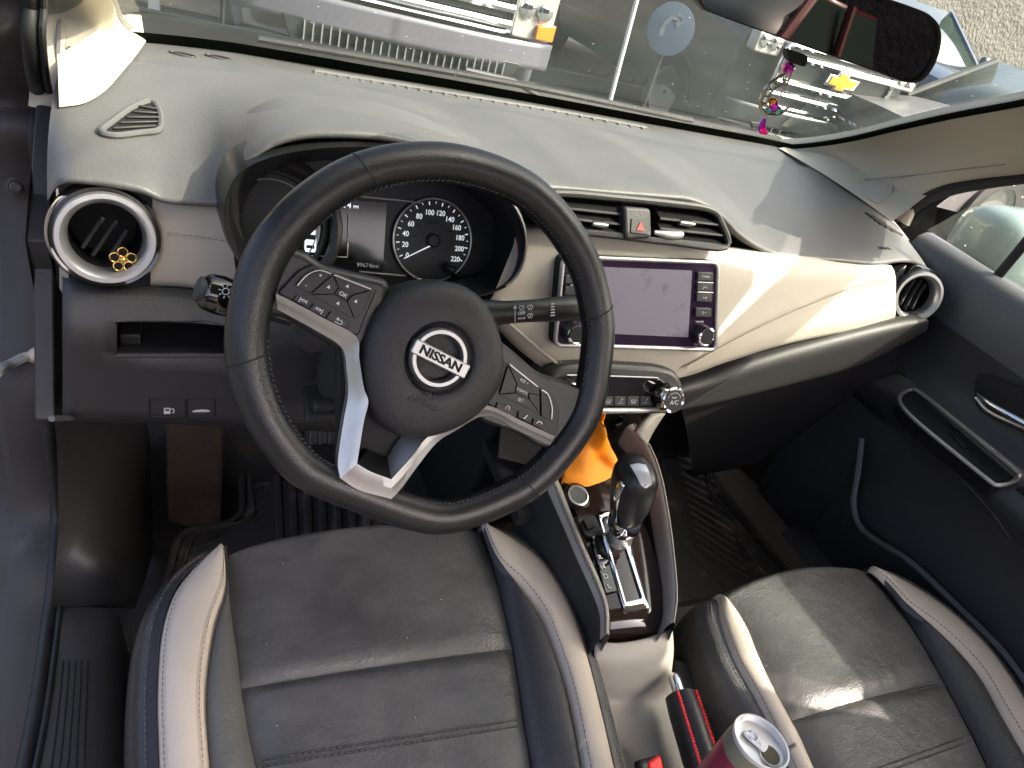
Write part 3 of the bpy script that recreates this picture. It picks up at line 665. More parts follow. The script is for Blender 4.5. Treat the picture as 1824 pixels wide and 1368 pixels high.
# lacing along the inner edge
for (i0, i1) in ((rimidx(560, 380), rimidx(900, 330)+140 if rimidx(900, 330) < rimidx(560, 380) else rimidx(900, 330)), (rimidx(900, 330), rimidx(1045, 690)), (rimidx(1000, 800), rimidx(745, 905)), (rimidx(600, 870), rimidx(432, 600))):
    if i1 < i0: i1 += 140
    pth = []
    for i in range(i0, i1+1):
        j = i % 140; c = cl_[j]; t = (cl_[(j+1) % 140]-cl_[j-1]).normalized(); s_ = t.cross(wn)
        if s_.dot(c-WC) > 0: s_ = -s_
        pth.append(c+(s_*.90+wn*.42).normalized()*(RR*.99))
    stitches('lacing', pth, .0034, .0016, .0006, wn-(pth[len(pth)//2]-WC).normalized()*.9, 'thread', rim, lift=.0014, samples=160, slant=.0008)
# spokes (leather covered roots)
def sp_slab(name, pts, h, th, mt_, parent=None, r=.004, bevel=.003, **k): return slab(name, rpoly([W(a, b, h) for a, b in pts], r), wn, th, mt_, parent or whl, bevel=bevel, **k)
sp_slab('spoke', [(432, 500), (470, 430), (545, 445), (575, 470), (700, 499), (690, 560), (640, 640), (600, 622), (500, 562), (450, 572)], .004, .026, 'leather', r=.012, bevel=.008, bseg=4)
sp_slab('spoke', [(860, 590), (900, 612), (960, 665), (1040, 690), (1062, 720), (1020, 800), (965, 800), (930, 775), (850, 748)], .004, .026, 'leather', r=.012, bevel=.008, bseg=4)
sp_slab('spoke', [(600, 600), (655, 590), (780, 770), (700, 905), (600, 870)], -.012, .014, 'black', r=.006)
# airbag cover
ho = crom([W(*q_) for q_ in ((697, 520), (738, 503), (790, 500), (838, 517), (870, 556), (887, 606), (890, 650), (879, 692), (850, 730), (812, 757), (770, 773), (730, 778), (698, 770), (664, 744), (647, 700), (640, 650), (645, 600), (664, 554))], 64, True)
hcn = W(775, 640, 0)
rows = []
for s_, h_ in ((1.0, -.022), (1.0, .002), (.985, .010), (.95, .0165), (.88, .0205), (.76, .0232), (.62, .0245), (.505, .025), (.485, .0235), (.465, .0205), (.44, .0192), (.2, .0188), (.01, .0188)):
    k_ = max(0, min(1, (.76-s_)/.27)); rows.append([])
    ec = W(782, 638, .02) - wn*.02
    for i in range(64):
        d = hcn.lerp(ho[i], s_); dd = (ho[i]-hcn).normalized()
        cc = ec + (ho[i]-ec).normalized()*(.0715*s_/.5*.5*1.0)
        rows[-1].append((d.lerp(cc, k_))+wn*h_)
hubo = grid('airbag_cover', rows, 'hub', whl, cu=True, sharp=50)
a1, a2 = W(738, 616, .028), W(827, 661, .028); eux = (a2-a1).normalized(); euy = wn.cross(eux)
ec = W(782, 638, .026)
text('SRS', .008, W(765, 706, .0252), eux, euy, 'padlow', hubo, lift=.0008); text('AIRBAG', .010, W(757, 719, .0248), eux, euy, 'padlow', hubo, lift=.001)
# badge
bdg = lathe('badge', [(.0215, -.004), (.0215, .001), (.0235, .0038), (.0268, .0038), (.0288, .001), (.0288, -.004)], ec, wn, 'badge', whl, n=56, cap=False)
bw = (a2-a1).length*1.02
slab('badge_bar', rrect(ec+wn*.0065, eux, euy, bw*1.06, .0142, .002), wn, .008, 'badge', bdg, bevel=.0012, bseg=3)
text('NISSAN', .0118, ec+wn*.0066-eux*.0004, eux, euy, 'black', bdg, lift=.0003, ext=.0003, sx=1.14, bold=.0004)
# left switch pod
lp = sp_slab('switch_pod', [(494, 522), (533, 481), (560, 470), (672, 516), (655, 556), (638, 600)], .0085, .012, 'button', r=.004, bevel=.0015)
def zb(x, y): return (480+x*.23026, 450+y*.23026)       # from an enlarged view of the pod
def btn(name, pts, par, h=.0115, mt_='button', r=.0012): return slab(name, rpoly([W(*p, h) for p in pts], r), wn, .004, mt_, par, bevel=.0007)
lux = (W(637, 600)-W(494, 522)).normalized(); luy = wn.cross(lux)
btn('volume_rocker', [zb(208, 262), zb(250, 205), zb(385, 140), zb(478, 172), zb(312, 312)], lp)
cz = zb(570, 320)
pads = [[zb(488, 180), zb(530, 270), zb(495, 318), zb(325, 318)], [zb(500, 175), zb(785, 285), zb(632, 325), zb(540, 270)], [zb(785, 292), zb(745, 420), zb(660, 512), zb(605, 380), zb(640, 335)], [zb(330, 328), zb(490, 325), zb(600, 385), zb(652, 510)]]
for p_ in pads: btn('direction_button', p_, lp)
btn('ok_button', [zb(500, 315), zb(535, 275), zb(632, 320), zb(600, 375)], lp, h=.013)
for p_ in ([zb(180, 365), zb(210, 330), zb(325, 375), zb(305, 420)], [zb(305, 440), zb(345, 395), zb(450, 450), zb(425, 500)], [zb(435, 510), zb(475, 455), zb(618, 535), zb(600, 590)]): btn('track_button', p_, lp, h=.011)
for q_ in (zb(458, 265), zb(603, 258), zb(668, 375), zb(530, 390)):
    poly('arrow_mark', [(-.5, -.4), (.5, -.4), (0, .6)], W(*q_, .0122), lux, luy, .0032, 'white', lp)
text('OK', .0052, W(*zb(570, 325), .0132), lux, luy, 'white', lp); text('+', .006, W(*zb(393, 178), .0118), lux, luy, 'white', lp); text('-', .006, W(*zb(285, 252), .0118), lux, luy, 'white', lp)
text('|<<', .0052, W(*zb(262, 372), .0114), lux, luy, 'white', lp, bold=.0001); text('>>|', .0052, W(*zb(383, 442), .0114), lux, luy, 'white', lp, bold=.0001)
strokes('return_mark', [[(-1, -.6), (.6, -.6), (.9, -.2), (.6, .3), (-.8, .3)], [(-.4, .7), (-.9, .3), (-.4, -.1)]], .0006, W(*zb(540, 530), .0116), lux, luy, .0036, 'white', lp)
tube('pod_edge', [W(*zb(215, 255), .0125), W(*zb(290, 175), .0125), W(*zb(385, 137), .0125), W(*zb(478, 165), .0125)], .0006, 'silver', lp, n=6, samples=12)
tube('pod_edge', [W(*zb(500, 172), .0125), W(*zb(785, 283), .0125)], .0007, 'silver', lp, n=6)
# right switch pod
def zc(x, y): return (860+x*.14616, 600+y*.14616)
rp = sp_slab('switch_pod', [zc(245, 280), zc(700, 630), zc(890, 745), zc(935, 880), zc(925, 1060), zc(880, 1215), zc(150, 865), zc(20, 800), zc(140, 690)], .0085, .012, 'button', r=.004, bevel=.0015)
rux = (W(*zc(880, 1215))-W(*zc(150, 865))).normalized(); ruy = wn.cross(rux)
btn('resume_button', [zc(315, 335), zc(690, 635), zc(690, 700), zc(560, 680), zc(430, 590)], rp); btn('set_button', [zc(205, 705), zc(400, 690), zc(560, 760), zc(690, 935)], rp)
btn('cruise_pad', [zc(310, 360), zc(415, 580), zc(400, 670), zc(210, 695)], rp); btn('cruise_pad', [zc(690, 710), zc(690, 920), zc(570, 760), zc(565, 690)], rp)
btn('cancel_button', [zc(420, 575), zc(560, 650), zc(550, 750), zc(400, 680)], rp, h=.013)
btn('distance_button', [zc(710, 640), zc(800, 710), zc(845, 870), zc(835, 1020), zc(720, 970)], rp)
for p_ in ([zc(185, 800), zc(405, 895), zc(390, 985), zc(160, 865)], [zc(440, 905), zc(605, 985), zc(590, 1050), zc(430, 985)], [zc(620, 1000), zc(770, 1060), zc(750, 1140), zc(610, 1070)]): btn('phone_button', p_, rp, h=.011)
text('RES +', .0046, W(*zc(505, 545), .0120), rux, ruy, 'white', rp); text('CANCEL', .0038, W(*zc(480, 662), .0134), rux, ruy, 'white', rp); text('SET -', .0046, W(*zc(468, 775), .0120), rux, ruy, 'white', rp)
strokes('phone_mark', [[(-1, -.3), (-.6, .5), (.3, .6), (.8, .1)]], .0011, W(*zc(690, 1055), .0116), rux, ruy, .0036, 'white', rp)
strokes('voice_mark', [[(-.6, -.7), (.1, -.5), (.0, .2), (.5, .9)]], .0012, W(*zc(520, 975), .0116), rux, ruy, .0030, 'white', rp)
strokes('cruise_mark', [[(x*.7, y*.7) for x, y in circ(12, 1, -40, 220)], [(0, 0), (.5, .5)]], .0005, W(*zc(300, 870), .0116), rux, ruy, .0036, 'white', rp)
tube('pod_edge', [W(*zc(325, 335), .0125), W(*zc(670, 610), .0125)], .0008, 'silver', rp, n=6)
tube('pod_edge', [W(*zc(715, 645), .0125), W(*zc(795, 705), .0125), W(*zc(842, 860), .0125), W(*zc(838, 1000), .0125)], .0008, 'silver', rp, n=6, samples=14)
# silver trim: a chamfered band, outer edge lower than the inner edge
def trim(name, top, low, ht, hl, mt_='silver', nu=30):
    hts = ht if isinstance(ht, (list, tuple)) else [ht]*len(top); hls = hl if isinstance(hl, (list, tuple)) else [hl]*len(low)
    A = crom([W(*q_, h_) for q_, h_ in zip(top, hts)], nu); B = crom([W(*q_, h_) for q_, h_ in zip(low, hls)], nu)
    rows = [[p-wn*.010 for p in A], A, [a.lerp(b, .45)+wn*.0004 for a, b in zip(A, B)], [a.lerp(b, .5) for a, b in zip(A, B)], B, [p-wn*.012 for p in B]]
    return grid(name, rows, mt_, whl, sharp=25)
trim('silver_trim', [(491, 523), (517, 535), (577, 567), (634, 599), (640, 640), (648, 690), (656, 716), (648, 752), (636, 826)], [(494, 551), (520, 565), (565, 590), (609, 620), (618, 665), (620, 705), (612, 750), (602, 820), (606, 852)], [.0125]*6+[.013, .015, .020], [.0055]*6+[.008, .014, .018], nu=60)
trim('silver_trim', [(636, 826), (660, 840), (697, 854)], [(606, 852), (640, 873), (697, 889)], .020, [.018, .019, .019])
trim('silver_trim', [(697, 854), (735, 812), (765, 776), (830, 742), (866, 722), (930, 750), (988, 777)], [(697, 889), (716, 868), (772, 795), (810, 768), (868, 740), (925, 768), (980, 793)], [.020, .017, .014, .0125, .0125, .0125, .0125], [.019, .017, .012, .009, .007, .007, .007], nu=60)
loft('spoke_notch', [[W(636, 826, .019), W(660, 840, .019), W(697, 854, .019)], [W(655, 800, -.008), W(672, 808, -.008), W(690, 815, -.008)]], 'darkgl', whl, nu=10)
loft('spoke_notch', [[W(697, 854, .019), W(735, 812, .0165), W(765, 776, .012)], [W(690, 815, -.008), W(705, 790, -.008), W(725, 765, -.008)]], 'silver', whl, nu=10)

# ================================================================ STEERING COLUMN
scl = thing('steering_column', WC-wn*.1-V(0, 0, .08), 'dark steering column shroud with two control stalks behind the wheel', 'steering column')
ax_ = -wn
rows = []
for h_, sx_, sy_, dz in ((.03, .052, .05, 0), (.05, .066, .060, -.004), (.12, .074, .068, -.016), (.20, .078, .075, -.026)):
    rows.append([p for p in rrect(WC+ax_*h_+wup*dz, wx, wup, sx_*2, sy_*2, .025, 5)])
shr = grid('shroud', rows, 'padlow', scl, cu=True, cap=True, sharp=50)
grid('column_bellows', [[p for p in rrect(WC+ax_*h_, wx, wup, .09, .09, .03, 4)] for h_ in (.0, .035)], 'black', scl, cu=True)
lathe('ignition_boss', [(.018, 0), (.018, .01), (.012, .012), (.001, .011)], at(560, 590, Y=.05), V(-.3, -1, .2), 'dark', scl, n=24, cap=False)
tl = thing('tilt_lever', at(590, 720, Y=.10), 'short dark tilt lever below the steering column', 'lever')
box('lever_arm', at(580, 718, Y=.12), V(1, 0, .1), V(0, 1, .2), V(0, 0, 1), (.05, .05, .012), 'dark', tl, bevel=.004); box('lever_tip', at(590, 721, Y=.088), V(1, 0, .05), V(0, 1, .2), V(0, 0, 1), (.040, .012, .010), 'padlow', tl, bevel=.003)
# left stalk
s0, s1 = W(520, 565, -.07), W(352, 514, -.062)
d = s1-s0
ls = tube('light_stalk', [s0, s0+d*.45, s0+d*.55, s0+d*.78, s0+d*.92, s1], [.009, .010, .0165, .0185, .017, .0095], 'piano', scl, n=18, samples=24, up=wn, flat=.75)
cs = (s0+d*.86); lathe('stalk_cap', [(.0125, -.003), (.0120, .002), (.008, .004), (.0005, .0045)], s1-d.normalized()*.002, d, 'padlow', ls, n=24, cap=False)
o_ = W(402, 519, -.05)
strokes('lamp_symbol', [[(x*.45, y*.45) for x, y in circ(12)]] + [[(math.cos(rad(a))*.65, math.sin(rad(a))*.65), (math.cos(rad(a)), math.sin(rad(a)))] for a in range(0, 360, 45)], .0009, o_, -d, wn.cross(-d), .0065, 'white', ls)
# right stalk
s0, s1 = W(850, 560, -.055), W(1062, 546, -.06); d = s1-s0
rs_ = tube('wiper_stalk', [s0+d*t for t in (0, .04, .12, .3, .5, .7, 1)], [.0155, .0165, .0150, .0128, .0125, .0135, .0145, .0115], 'button', scl, n=20, samples=30, up=wn, flat=.85)
du = wn.cross(d).normalized(); sn = V(-.12, -1, .48).normalized()
for t in (.555, .74): 
    c = s0+d*t; tube('stalk_groove', [c+(du*math.cos(a)+wn*math.sin(a)*.85)*.0133 for a in np.linspace(0, 2*math.pi, 21)[:-1]], .0005, 'black', rs_, closed=True, n=6)
text('OFF', .0052, W(929, 558, -.0435), d, du, 'white', rs_); text('HI LO', .0036, W(929, 567, -.0435), d, du, 'white', rs_)
for (px, py) in ((929, 549), (944, 548), (944, 563)): strokes('wiper_symbol', [[(-1, .4), (-.4, .8), (.4, .8), (1, .4), (.5, -.6), (-.5, -.6), (-1, .4)], [(-.3, -.4), (.3, .6)]], .0005, W(px, py, -.0435), d, du, .0034, 'white', rs_)
strokes('arrow_mark', [[(0, -1.6), (0, 1.6)], [(-.3, 1.1), (0, 1.6), (.3, 1.1)]], .0006, W(917, 560, -.0435), d, du, .0058, 'white', rs_)
for k_ in range(5): strokes('speed_mark', [[(-.5-.08*k_, 0), (.5+.08*k_, 0)]], .0013, W(984, 541+k_*5.2, -.0415), d, du, .0036, 'white', rs_)

# ================================================================ CENTRE CONSOLE
def plz(x, y): return .386+.195*y
def cz_(px, py, dz=0): return atz(px, py, lambda x, y: plz(x, y)+dz, .38)
con = thing('centre_console', (.0, -.05, .10), 'centre console with glossy brown shift plate and beige rails between the seats', 'console')
Lp = [(1000, 856), (1016, 890), (1031, 926), (1049, 984), (1070, 1053), (1083, 1090)]; Rp = [(1106, 850), (1126, 885), (1142, 924), (1160, 968), (1181, 1053), (1186, 1090)]
A = crom([cz_(*q_) for q_ in Lp], 24); B = crom([cz_(*q_) for q_ in Rp], 24); rows = []
for i in range(11):
    t = i/10; rows.append([a.lerp(b, t)+V(0, 0, .006*math.sin(math.pi*t)) for a, b in zip(A, B)])
for r_ in rows:
    e = r_[-1]; r_ += [e+V(0, -.012, -.006), e+V(0, -.022, -.020), e+V(0, -.026, -.040)]
    e = r_[0]; r_.insert(0, e+V(0, .01, -.02))
plate = grid('shift_plate', rows, 'brown', con, sharp=60)
# chrome gate
go = [(1061, 913), (1090, 908), (1119, 955), (1157, 1083), (1113, 1090)]
gi = [(1070, 921), (1088, 917), (1111, 962), (1145, 1066), (1115, 1073)]
G0 = rpoly([cz_(*q_, .0085) for q_ in go], .006); G1 = rpoly([cz_(*q_, .0095) for q_ in gi], .004); G2 = [p+V(0, 0, -.006) for p in G1]
gate = grid('shift_gate', [[p-V(0, 0, .006) for p in G0], G0, [a.lerp(b, .5)+V(0, 0, .0012) for a, b in zip(G0, G1)], G1, G2], 'chrome', con, cu=True, sharp=30)
slab('gate_floor', [p-V(0, 0, .001) for p in G2], V(0, 0, 1), .003, 'silver', gate, bevel=0)
sl0 = [cz_(*q_, -.0005) for q_ in ((1116, 980), (1126, 1010), (1132, 1040), (1134, 1056))]
tube('gate_slot', sl0, .0035, 'black', gate, n=8, samples=12)
# position strip P R N D L
st = slab('position_strip', rpoly([cz_(*q_, .0065) for q_ in ((1052, 955), (1072, 948), (1103, 1052), (1079, 1056))], .002), V(0, -.19, 1), .003, 'piano', con, bevel=.0005)
tux = V(.93, .12, 0); tuy = V(-.12, .95, .18)
for s, px, py in (('P', 1058, 957), ('R', 1069, 993), ('N', 1074, 1010), ('D', 1079, 1027), ('L', 1085, 1045)):
    text(s, .0095, cz_(px, py, .0072), tux, tuy, 'white', st, sx=1.1)
slab('shift_lock', rpoly([cz_(*q_, .012) for q_ in ((1033, 930), (1052, 915), (1062, 920), (1073, 947), (1052, 955), (1040, 950))], .003), V(0, -.19, 1), .008, 'button', con, bevel=.0015)
box('shift_lock_key', cz_(1049, 932, .015), tux, tuy, V(0, -.19, 1), (.014, .016, .004), 'dark', con, bevel=.001)
# start button
c = cz_(1028, 884, .004); nx = V(0, -.35, 1)
sb = lathe('start_button', [(.0205, -.004), (.0205, .002), (.019, .004)], c, nx, 'darkgl', con, n=40, cap=False)
lathe('button_ring', [(.0165, .001), (.0165, .0045), (.0142, .0052), (.0130, .004)], c, nx, 'silver', sb, n=40, cap=False); lathe('button_face', [(.0135, .0035), (.0005, .003)], c, nx, 'hubtn', sb, n=32, cap=False)
# rails
def rail(inner, outer, dz, side, name='console_rail'):
    I = crom([cz_(*q_, dz) for q_ in inner], 30); O = crom([cz_(*q_, dz) for q_ in outer], 30); rows = []
    rows.append([p+V(0, 0, -.03) for p in I])
    for k_ in range(7):
        t = k_/6; rows.append([a.lerp(b, t)+V(0, 0, .010*math.sin(math.pi*t)**.6) for a, b in zip(I, O)])
    rows.append([p+V(side*.012, 0, -.06) for p in O]); rows.append([V(p.x+side*.035, p.y, .10) for p in O])
    return rows
rr1 = rail([(1112, 765), (1142, 800), (1161, 847), (1177, 926), (1188, 1010), (1191, 1076), (1185, 1119)], [(1132, 762), (1157, 800), (1178, 853), (1192, 926), (1202, 1010), (1206, 1068), (1201, 1116)], .020, 1)
ra = grid('console_rail', rr1[:-2], 'tunnel', con, sharp=60); grid('console_side', rr1[-3:], 'dark', con)
rr2 = rail([(985, 838), (1000, 870), (1020, 924), (1039, 971), (1068, 1037), (1083, 1086), (1085, 1136)], [(966, 850), (980, 885), (1004, 940), (1025, 990), (1052, 1050), (1068, 1095), (1069, 1140)], .018, -1)
rb = grid('console_rail', rr2[:-2], 'tunnel', con, sharp=60); grid('console_side', rr2[-3:], 'dark', con)
for r_, par in ((rr1, ra), (rr2, rb)):
    tube('rail_piping', [a.lerp(b, .62)+V(0, 0, .0015) for a, b in zip(r_[4], r_[5])], .0013, 'tunnel', par, n=6)
    stitches('rail_stitching', [a.lerp(b, .5) for a, b in zip(r_[5], r_[6])][6:], .004, .0025, .0005, V(0, 0, 1), 'threaddark', par)
# bridge between the right rail and the climate pod
loft('rail_bridge', [[at(1128, 768, Y=.125), at(1140, 752, Y=.13), at(1156, 736, Y=.14)], [at(1146, 790, Y=.125), at(1158, 765, Y=.13), at(1180, 735, Y=.14)]], 'tunnel', con, nu=10, solid=.008)
# open cubby in front of the plate
tag(slab('cubby_wall', [cz_(985, 840, -.01)+V(0, .0, 0), cz_(1130, 790, -.01)+V(.02, .06, 0), V(.10, .21, .40), V(.10, .21, .52), V(-.13, .21, .52), V(-.13, .16, .40)], V(0, -1, 0), .005, 'black', con, bevel=0))  # near-black colour stands for the shade inside the cubby
box('console_front', V(0, .46, .25), V(1, 0, 0), V(0, 1, 0), V(0, 0, 1), (.23, .46, .50), 'black', con, bevel=.01)  # block added to keep a sun spot off the tunnel under the dash
slab('cubby_floor', [V(-.125, .065, .375), V(.085, .075, .375), V(.10, .215, .385), V(-.13, .215, .385)], V(0, 0, 1), .02, 'dark', con, bevel=0)
for (px, py) in ((1165, 800),): pass
loft('cubby_side', [[V(.092, .06, .40), V(.105, .13, .43), V(.108, .21, .50)], [V(.10, .06, .33), V(.11, .13, .34), V(.115, .21, .36)]], 'tunnel', con, nu=8)
# rear saddle of the console
sd_ = [[(1060, 1142), (1100, 1146), (1150, 1138), (1198, 1120)], [(1058, 1180), (1100, 1182), (1150, 1176), (1200, 1160)], [(1058, 1220), (1100, 1222), (1150, 1217), (1196, 1205)], [(1068, 1250), (1110, 1252), (1155, 1248), (1200, 1238)], [(1082, 1300), (1120, 1302), (1165, 1298), (1214, 1288)], [(1098, 1368), (1136, 1370), (1180, 1366), (1232, 1356)], [(1116, 1440), (1150, 1442), (1195, 1438), (1250, 1430)]]
zz = [.352, .335, .302, .276, .268, .262, .258]
loft('console_saddle', [[at(*q_, Z=z_) for q_ in r_] for r_, z_ in zip(sd_, zz)], 'tunnel', con, nu=20, nv=40, solid=.006)
sA = [at(*r_[0], Z=z_) for r_, z_ in zip(sd_, zz)]; sB = [at(*r_[-1], Z=z_) for r_, z_ in zip(sd_, zz)]
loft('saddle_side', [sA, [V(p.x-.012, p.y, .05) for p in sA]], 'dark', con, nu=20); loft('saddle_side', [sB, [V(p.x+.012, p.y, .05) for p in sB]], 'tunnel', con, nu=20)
tray = [at(*q_, Z=.245) for q_ in ((1196, 1168), (1232, 1180), (1300, 1290), (1420, 1480), (1300, 1480), (1215, 1290))]
slab('console_tray', tray, V(0, 0, 1), .20, 'dark', con, bevel=.006)

# ================================================================ GEAR SELECTOR
b0 = cz_(1102, 962, .004)
t0 = at(1139, 842, Y=b0.y-.012)
gs = thing('gear_selector', b0, 'upright gear selector with black leather grip and chrome collar on the console', 'gear lever')
d = (t0-b0); L_ = d.length; gx, gy, ga = frame3(d, V(0, 1, 0))
def sect(h, a, b, sh=0, n=26, p=2.6):
    out = []
    for j in range(n):
        t = 2*math.pi*j/n; c, s = math.cos(t), math.sin(t)
        out.append(b0+ga*(h*L_)+gy*sh+gx*(a*math.copysign(abs(c)**(2/p), c))+gy*(b*math.copysign(abs(s)**(2/p), s)))
    return out
grid('lever_boot', [sect(-.06, .019, .017), sect(.12, .0165, .0155), sect(.22, .0165, .0155)], 'silver', gs, cu=True)
grid('chrome_collar', [sect(.20, .0195, .020), sect(.24, .0215, .022), sect(.34, .0205, .022), sect(.40, .019, .020)], 'chrome', gs, cu=True, cap=True)
grip = grid('grip', [sect(.34, .0185, .0195), sect(.45, .0215, .0235, .001), sect(.60, .0245, .0285, .002), sect(.78, .0265, .0315, .004), sect(.92, .0255, .0310, .005), sect(1.0, .022, .027, .006), sect(1.05, .014, .018, .006), sect(1.065, .004, .005, .006)], 'leather', gs, cu=True, cap=True, sharp=80)
pl_ = [(-.55, .55), (.35, .55), (.65, .75), (.70, .93), (.3, 1.02), (-.45, .98)]
tc_ = b0+ga*(L_*.97)
gT_ = bvh(grip); cpt = []
for q_ in ((1122, 829), (1136, 826), (1150, 829), (1157, 845), (1160, 862), (1150, 869), (1141, 864), (1132, 846)):
    p_, n_c = hit(*q_, gT_); cpt.append(p_+n_c*.0012)
cv_ = hit(1142, 846, gT_)[0]+hit(1142, 846, gT_)[1]*.0028
mk('chrome_cap', cpt+[cv_], [(i, (i+1) % 8, 8) for i in range(8)], 'palecap', grip, sharp=80)
loft('chrome_spine', [[b0+ga*(L_*h)-gx*s_+gy*q_ for h, s_ in ((.36, .019), (.55, .0235), (.78, .0268), (.95, .025))] for q_ in (-.008, .004)], 'chrome', grip, nu=12, solid=.002)

# ================================================================ HANDBRAKE
h0 = at(1208, 1228, Z=.315); h1 = at(1262, 1400, Z=.30)
hbk = thing('handbrake', (h1.x, h1.y, .25), 'handbrake lever in black leather sleeve with red stitching beside the console', 'handbrake')
hd = (h1-h0).normalized()
sl = tube('leather_sleeve', [h0+hd*.008, h0+hd*.03, h0+hd*.08, h1+hd*.04], [.019, .0205, .021, .021], 'leather', hbk, n=18, samples=16, up=V(0, 0, 1), flat=1.15)
tube('release_button', [h0-hd*.020, h0-hd*.012, h0+hd*.012], [.006, .0085, .0085], 'chrome', hbk, n=16, samples=8)
hs = hd.cross(V(0, 0, 1)).normalized()
for sg, k_ in ((-1, .0), (1, 0)):
    pth = [h0+hd*t+hs*(sg*.0135)+V(0, 0, .0175) for t in (.012, .03, .07, .11, .16)]
    tube('sleeve_seam', pth, .0012, 'threadred', sl, n=6, samples=20)
    stitches('red_stitching', [p+V(0, 0, .0006) for p in pth], .0026, .0014, .0021, V(sg*.3, 0, 1), 'threadred', sl, lift=.0022, slant=.0008)
tube('red_stitching', [h0+hd*.012+hs*(.0135*u)+V(0, 0, .0175+.006*(1-u*u)) for u in (-1.35, -1)], .0011, 'threadred', sl, n=6)
bk = thing('seat_belt_buckle', at(1165, 1364, Z=.29), 'red release key of a seat belt buckle at the bottom edge', 'belt buckle')
box('buckle_body', at(1163, 1392, Z=.285), V(1, 0, 0), V(0, 1, .5), V(0, -.5, 1), (.034, .05, .016), 'dark', bk, bevel=.004); box('release_key', at(1166, 1364, Z=.297), V(1, .2, 0), V(0, 1, .5), V(0, -.5, 1), (.022, .016, .008), mat('red_key', (.75, .01, .015), .3), bk, bevel=.003)

# ================================================================ DRINK CAN
M['canlid'] = mat('can_lid', (.78, .78, .77), .3, .55, var=(40, .08)); M['canred'] = mat('can_paint', (.32, .035, .07), .3, .35, var=(20, .2), dirt=(18, .58, (.5, .35, .30)))
M['cangold'] = mat('can_rim_print', (.27, .25, .19), .4, .5, dirt=(60, .6, (.6, .48, .1)))
cc = CAM+ray(1355, 1322)*.62; ca = V(.10, .05, 1).normalized()
can = thing('drink_can', cc-ca*.14, 'opened slim drink can with maroon side and pale lid beside the handbrake', 'can')
lathe('can_body', [(.024, -.14), (.0265, -.135), (.0265, -.02), (.0262, -.018)], cc, ca, 'canred', can, n=48, cap=True)
lathe('can_neck', [(.0265, -.0185), (.0262, -.012), (.0250, -.004), (.0246, -.001)], cc, ca, 'cangold', can, n=48, cap=False)
x, y, a = frame3(ca)
lid = lathe('can_lid', [(.0250, -.003), (.0262, .0005), (.0258, .0022), (.0242, .0020), (.0232, -.004), (.0222, -.0045), (.001, -.0035)], cc, ca, 'canlid', can, n=56, cap=False)
dirx = (at(1385, 1350, pl=(cc, ca))-cc).normalized(); diry = ca.cross(dirx)
slab('mouth_opening', [cc+dirx*(.0115+.0085*math.cos(t))+diry*(.0095*math.sin(t))-ca*.0028 for t in np.linspace(0, 2*math.pi, 25)[:-1]], ca, .0006, mat('can_inside', (.05, .042, .008), .5), lid, bevel=0)
tb = [cc+dirx*(-.004+u*.0105)+diry*(v*.0065)-ca*(.0012) for u, v in ((-1, -.6), (-.6, -1), (.5, -.9), (1, -.7), (1, .7), (.5, .9), (-.6, 1), (-1, .6))]
slab('pull_tab', crom(tb, 24, True), ca, .0012, 'canlid', lid, bevel=.0003)
tube('tab_ring', [cc+dirx*(-.008+.0042*math.cos(t))+diry*(.0042*math.sin(t))-ca*.0008 for t in np.linspace(0, 2*math.pi, 17)[:-1]], .0007, 'chrome', lid, closed=True, n=6)
lathe('rivet', [(.0022, 0), (.0018, .001), (.0003, .0012)], cc-ca*.0012+dirx*.001, ca, 'canlid', lid, n=14, cap=False)
tube('mouth_score', [cc+dirx*(.0115+.0095*math.cos(t))+diry*(.0108*math.sin(t))-ca*.0029 for t in np.linspace(0, 2*math.pi, 33)[:-1]], .0005, 'canlid', lid, closed=True, n=6)

# ================================================================ ORANGE CLOTH in the cubby
orl = thing('orange_cloth', V(-.02, .12, .40), 'crumpled bright orange cloth stuffed in the cubby before the gear selector', 'cloth')
rng = np.random.RandomState(3); rows = []
cA = [at(998, 862, Z=.40), at(1010, 815, Z=.43), at(1040, 770, Z=.47), at(1062, 748, Z=.50)]
cB = [at(1104, 860, Z=.395), at(1098, 828, Z=.415), at(1085, 795, Z=.445), at(1064, 752, Z=.49)]
A, B = crom(cA, 30), crom(cB, 30); cN = (B[0]-A[0]).cross(A[-1]-A[0]).normalized()
if cN.y > 0: cN = -cN
for i in range(30):
    row = []
    for j in range(30):
        u, v = i/29, j/29; p = A[i].lerp(B[i], v)
        f = .007*math.sin(6*u+4*v)*math.sin(math.pi*v)+.005*math.sin(9*v-5*u+1)*math.sin(math.pi*u)+.0015*math.sin(15*u+9*v)
        row.append(p+cN*(f+.012*math.sin(math.pi*v)))
    rows.append(row)
grid('cloth_folds', rows, 'orange', orl, solid=.003, sharp=180)
rows2 = [[p+V(-.03+.05*(i/29), .03, -.01+.012*math.sin(j*.7+i*.3)) for j, p in enumerate(r_)] for i, r_ in enumerate(rows)]
grid('cloth_back', rows2, 'orange', orl, solid=.003, sharp=180)
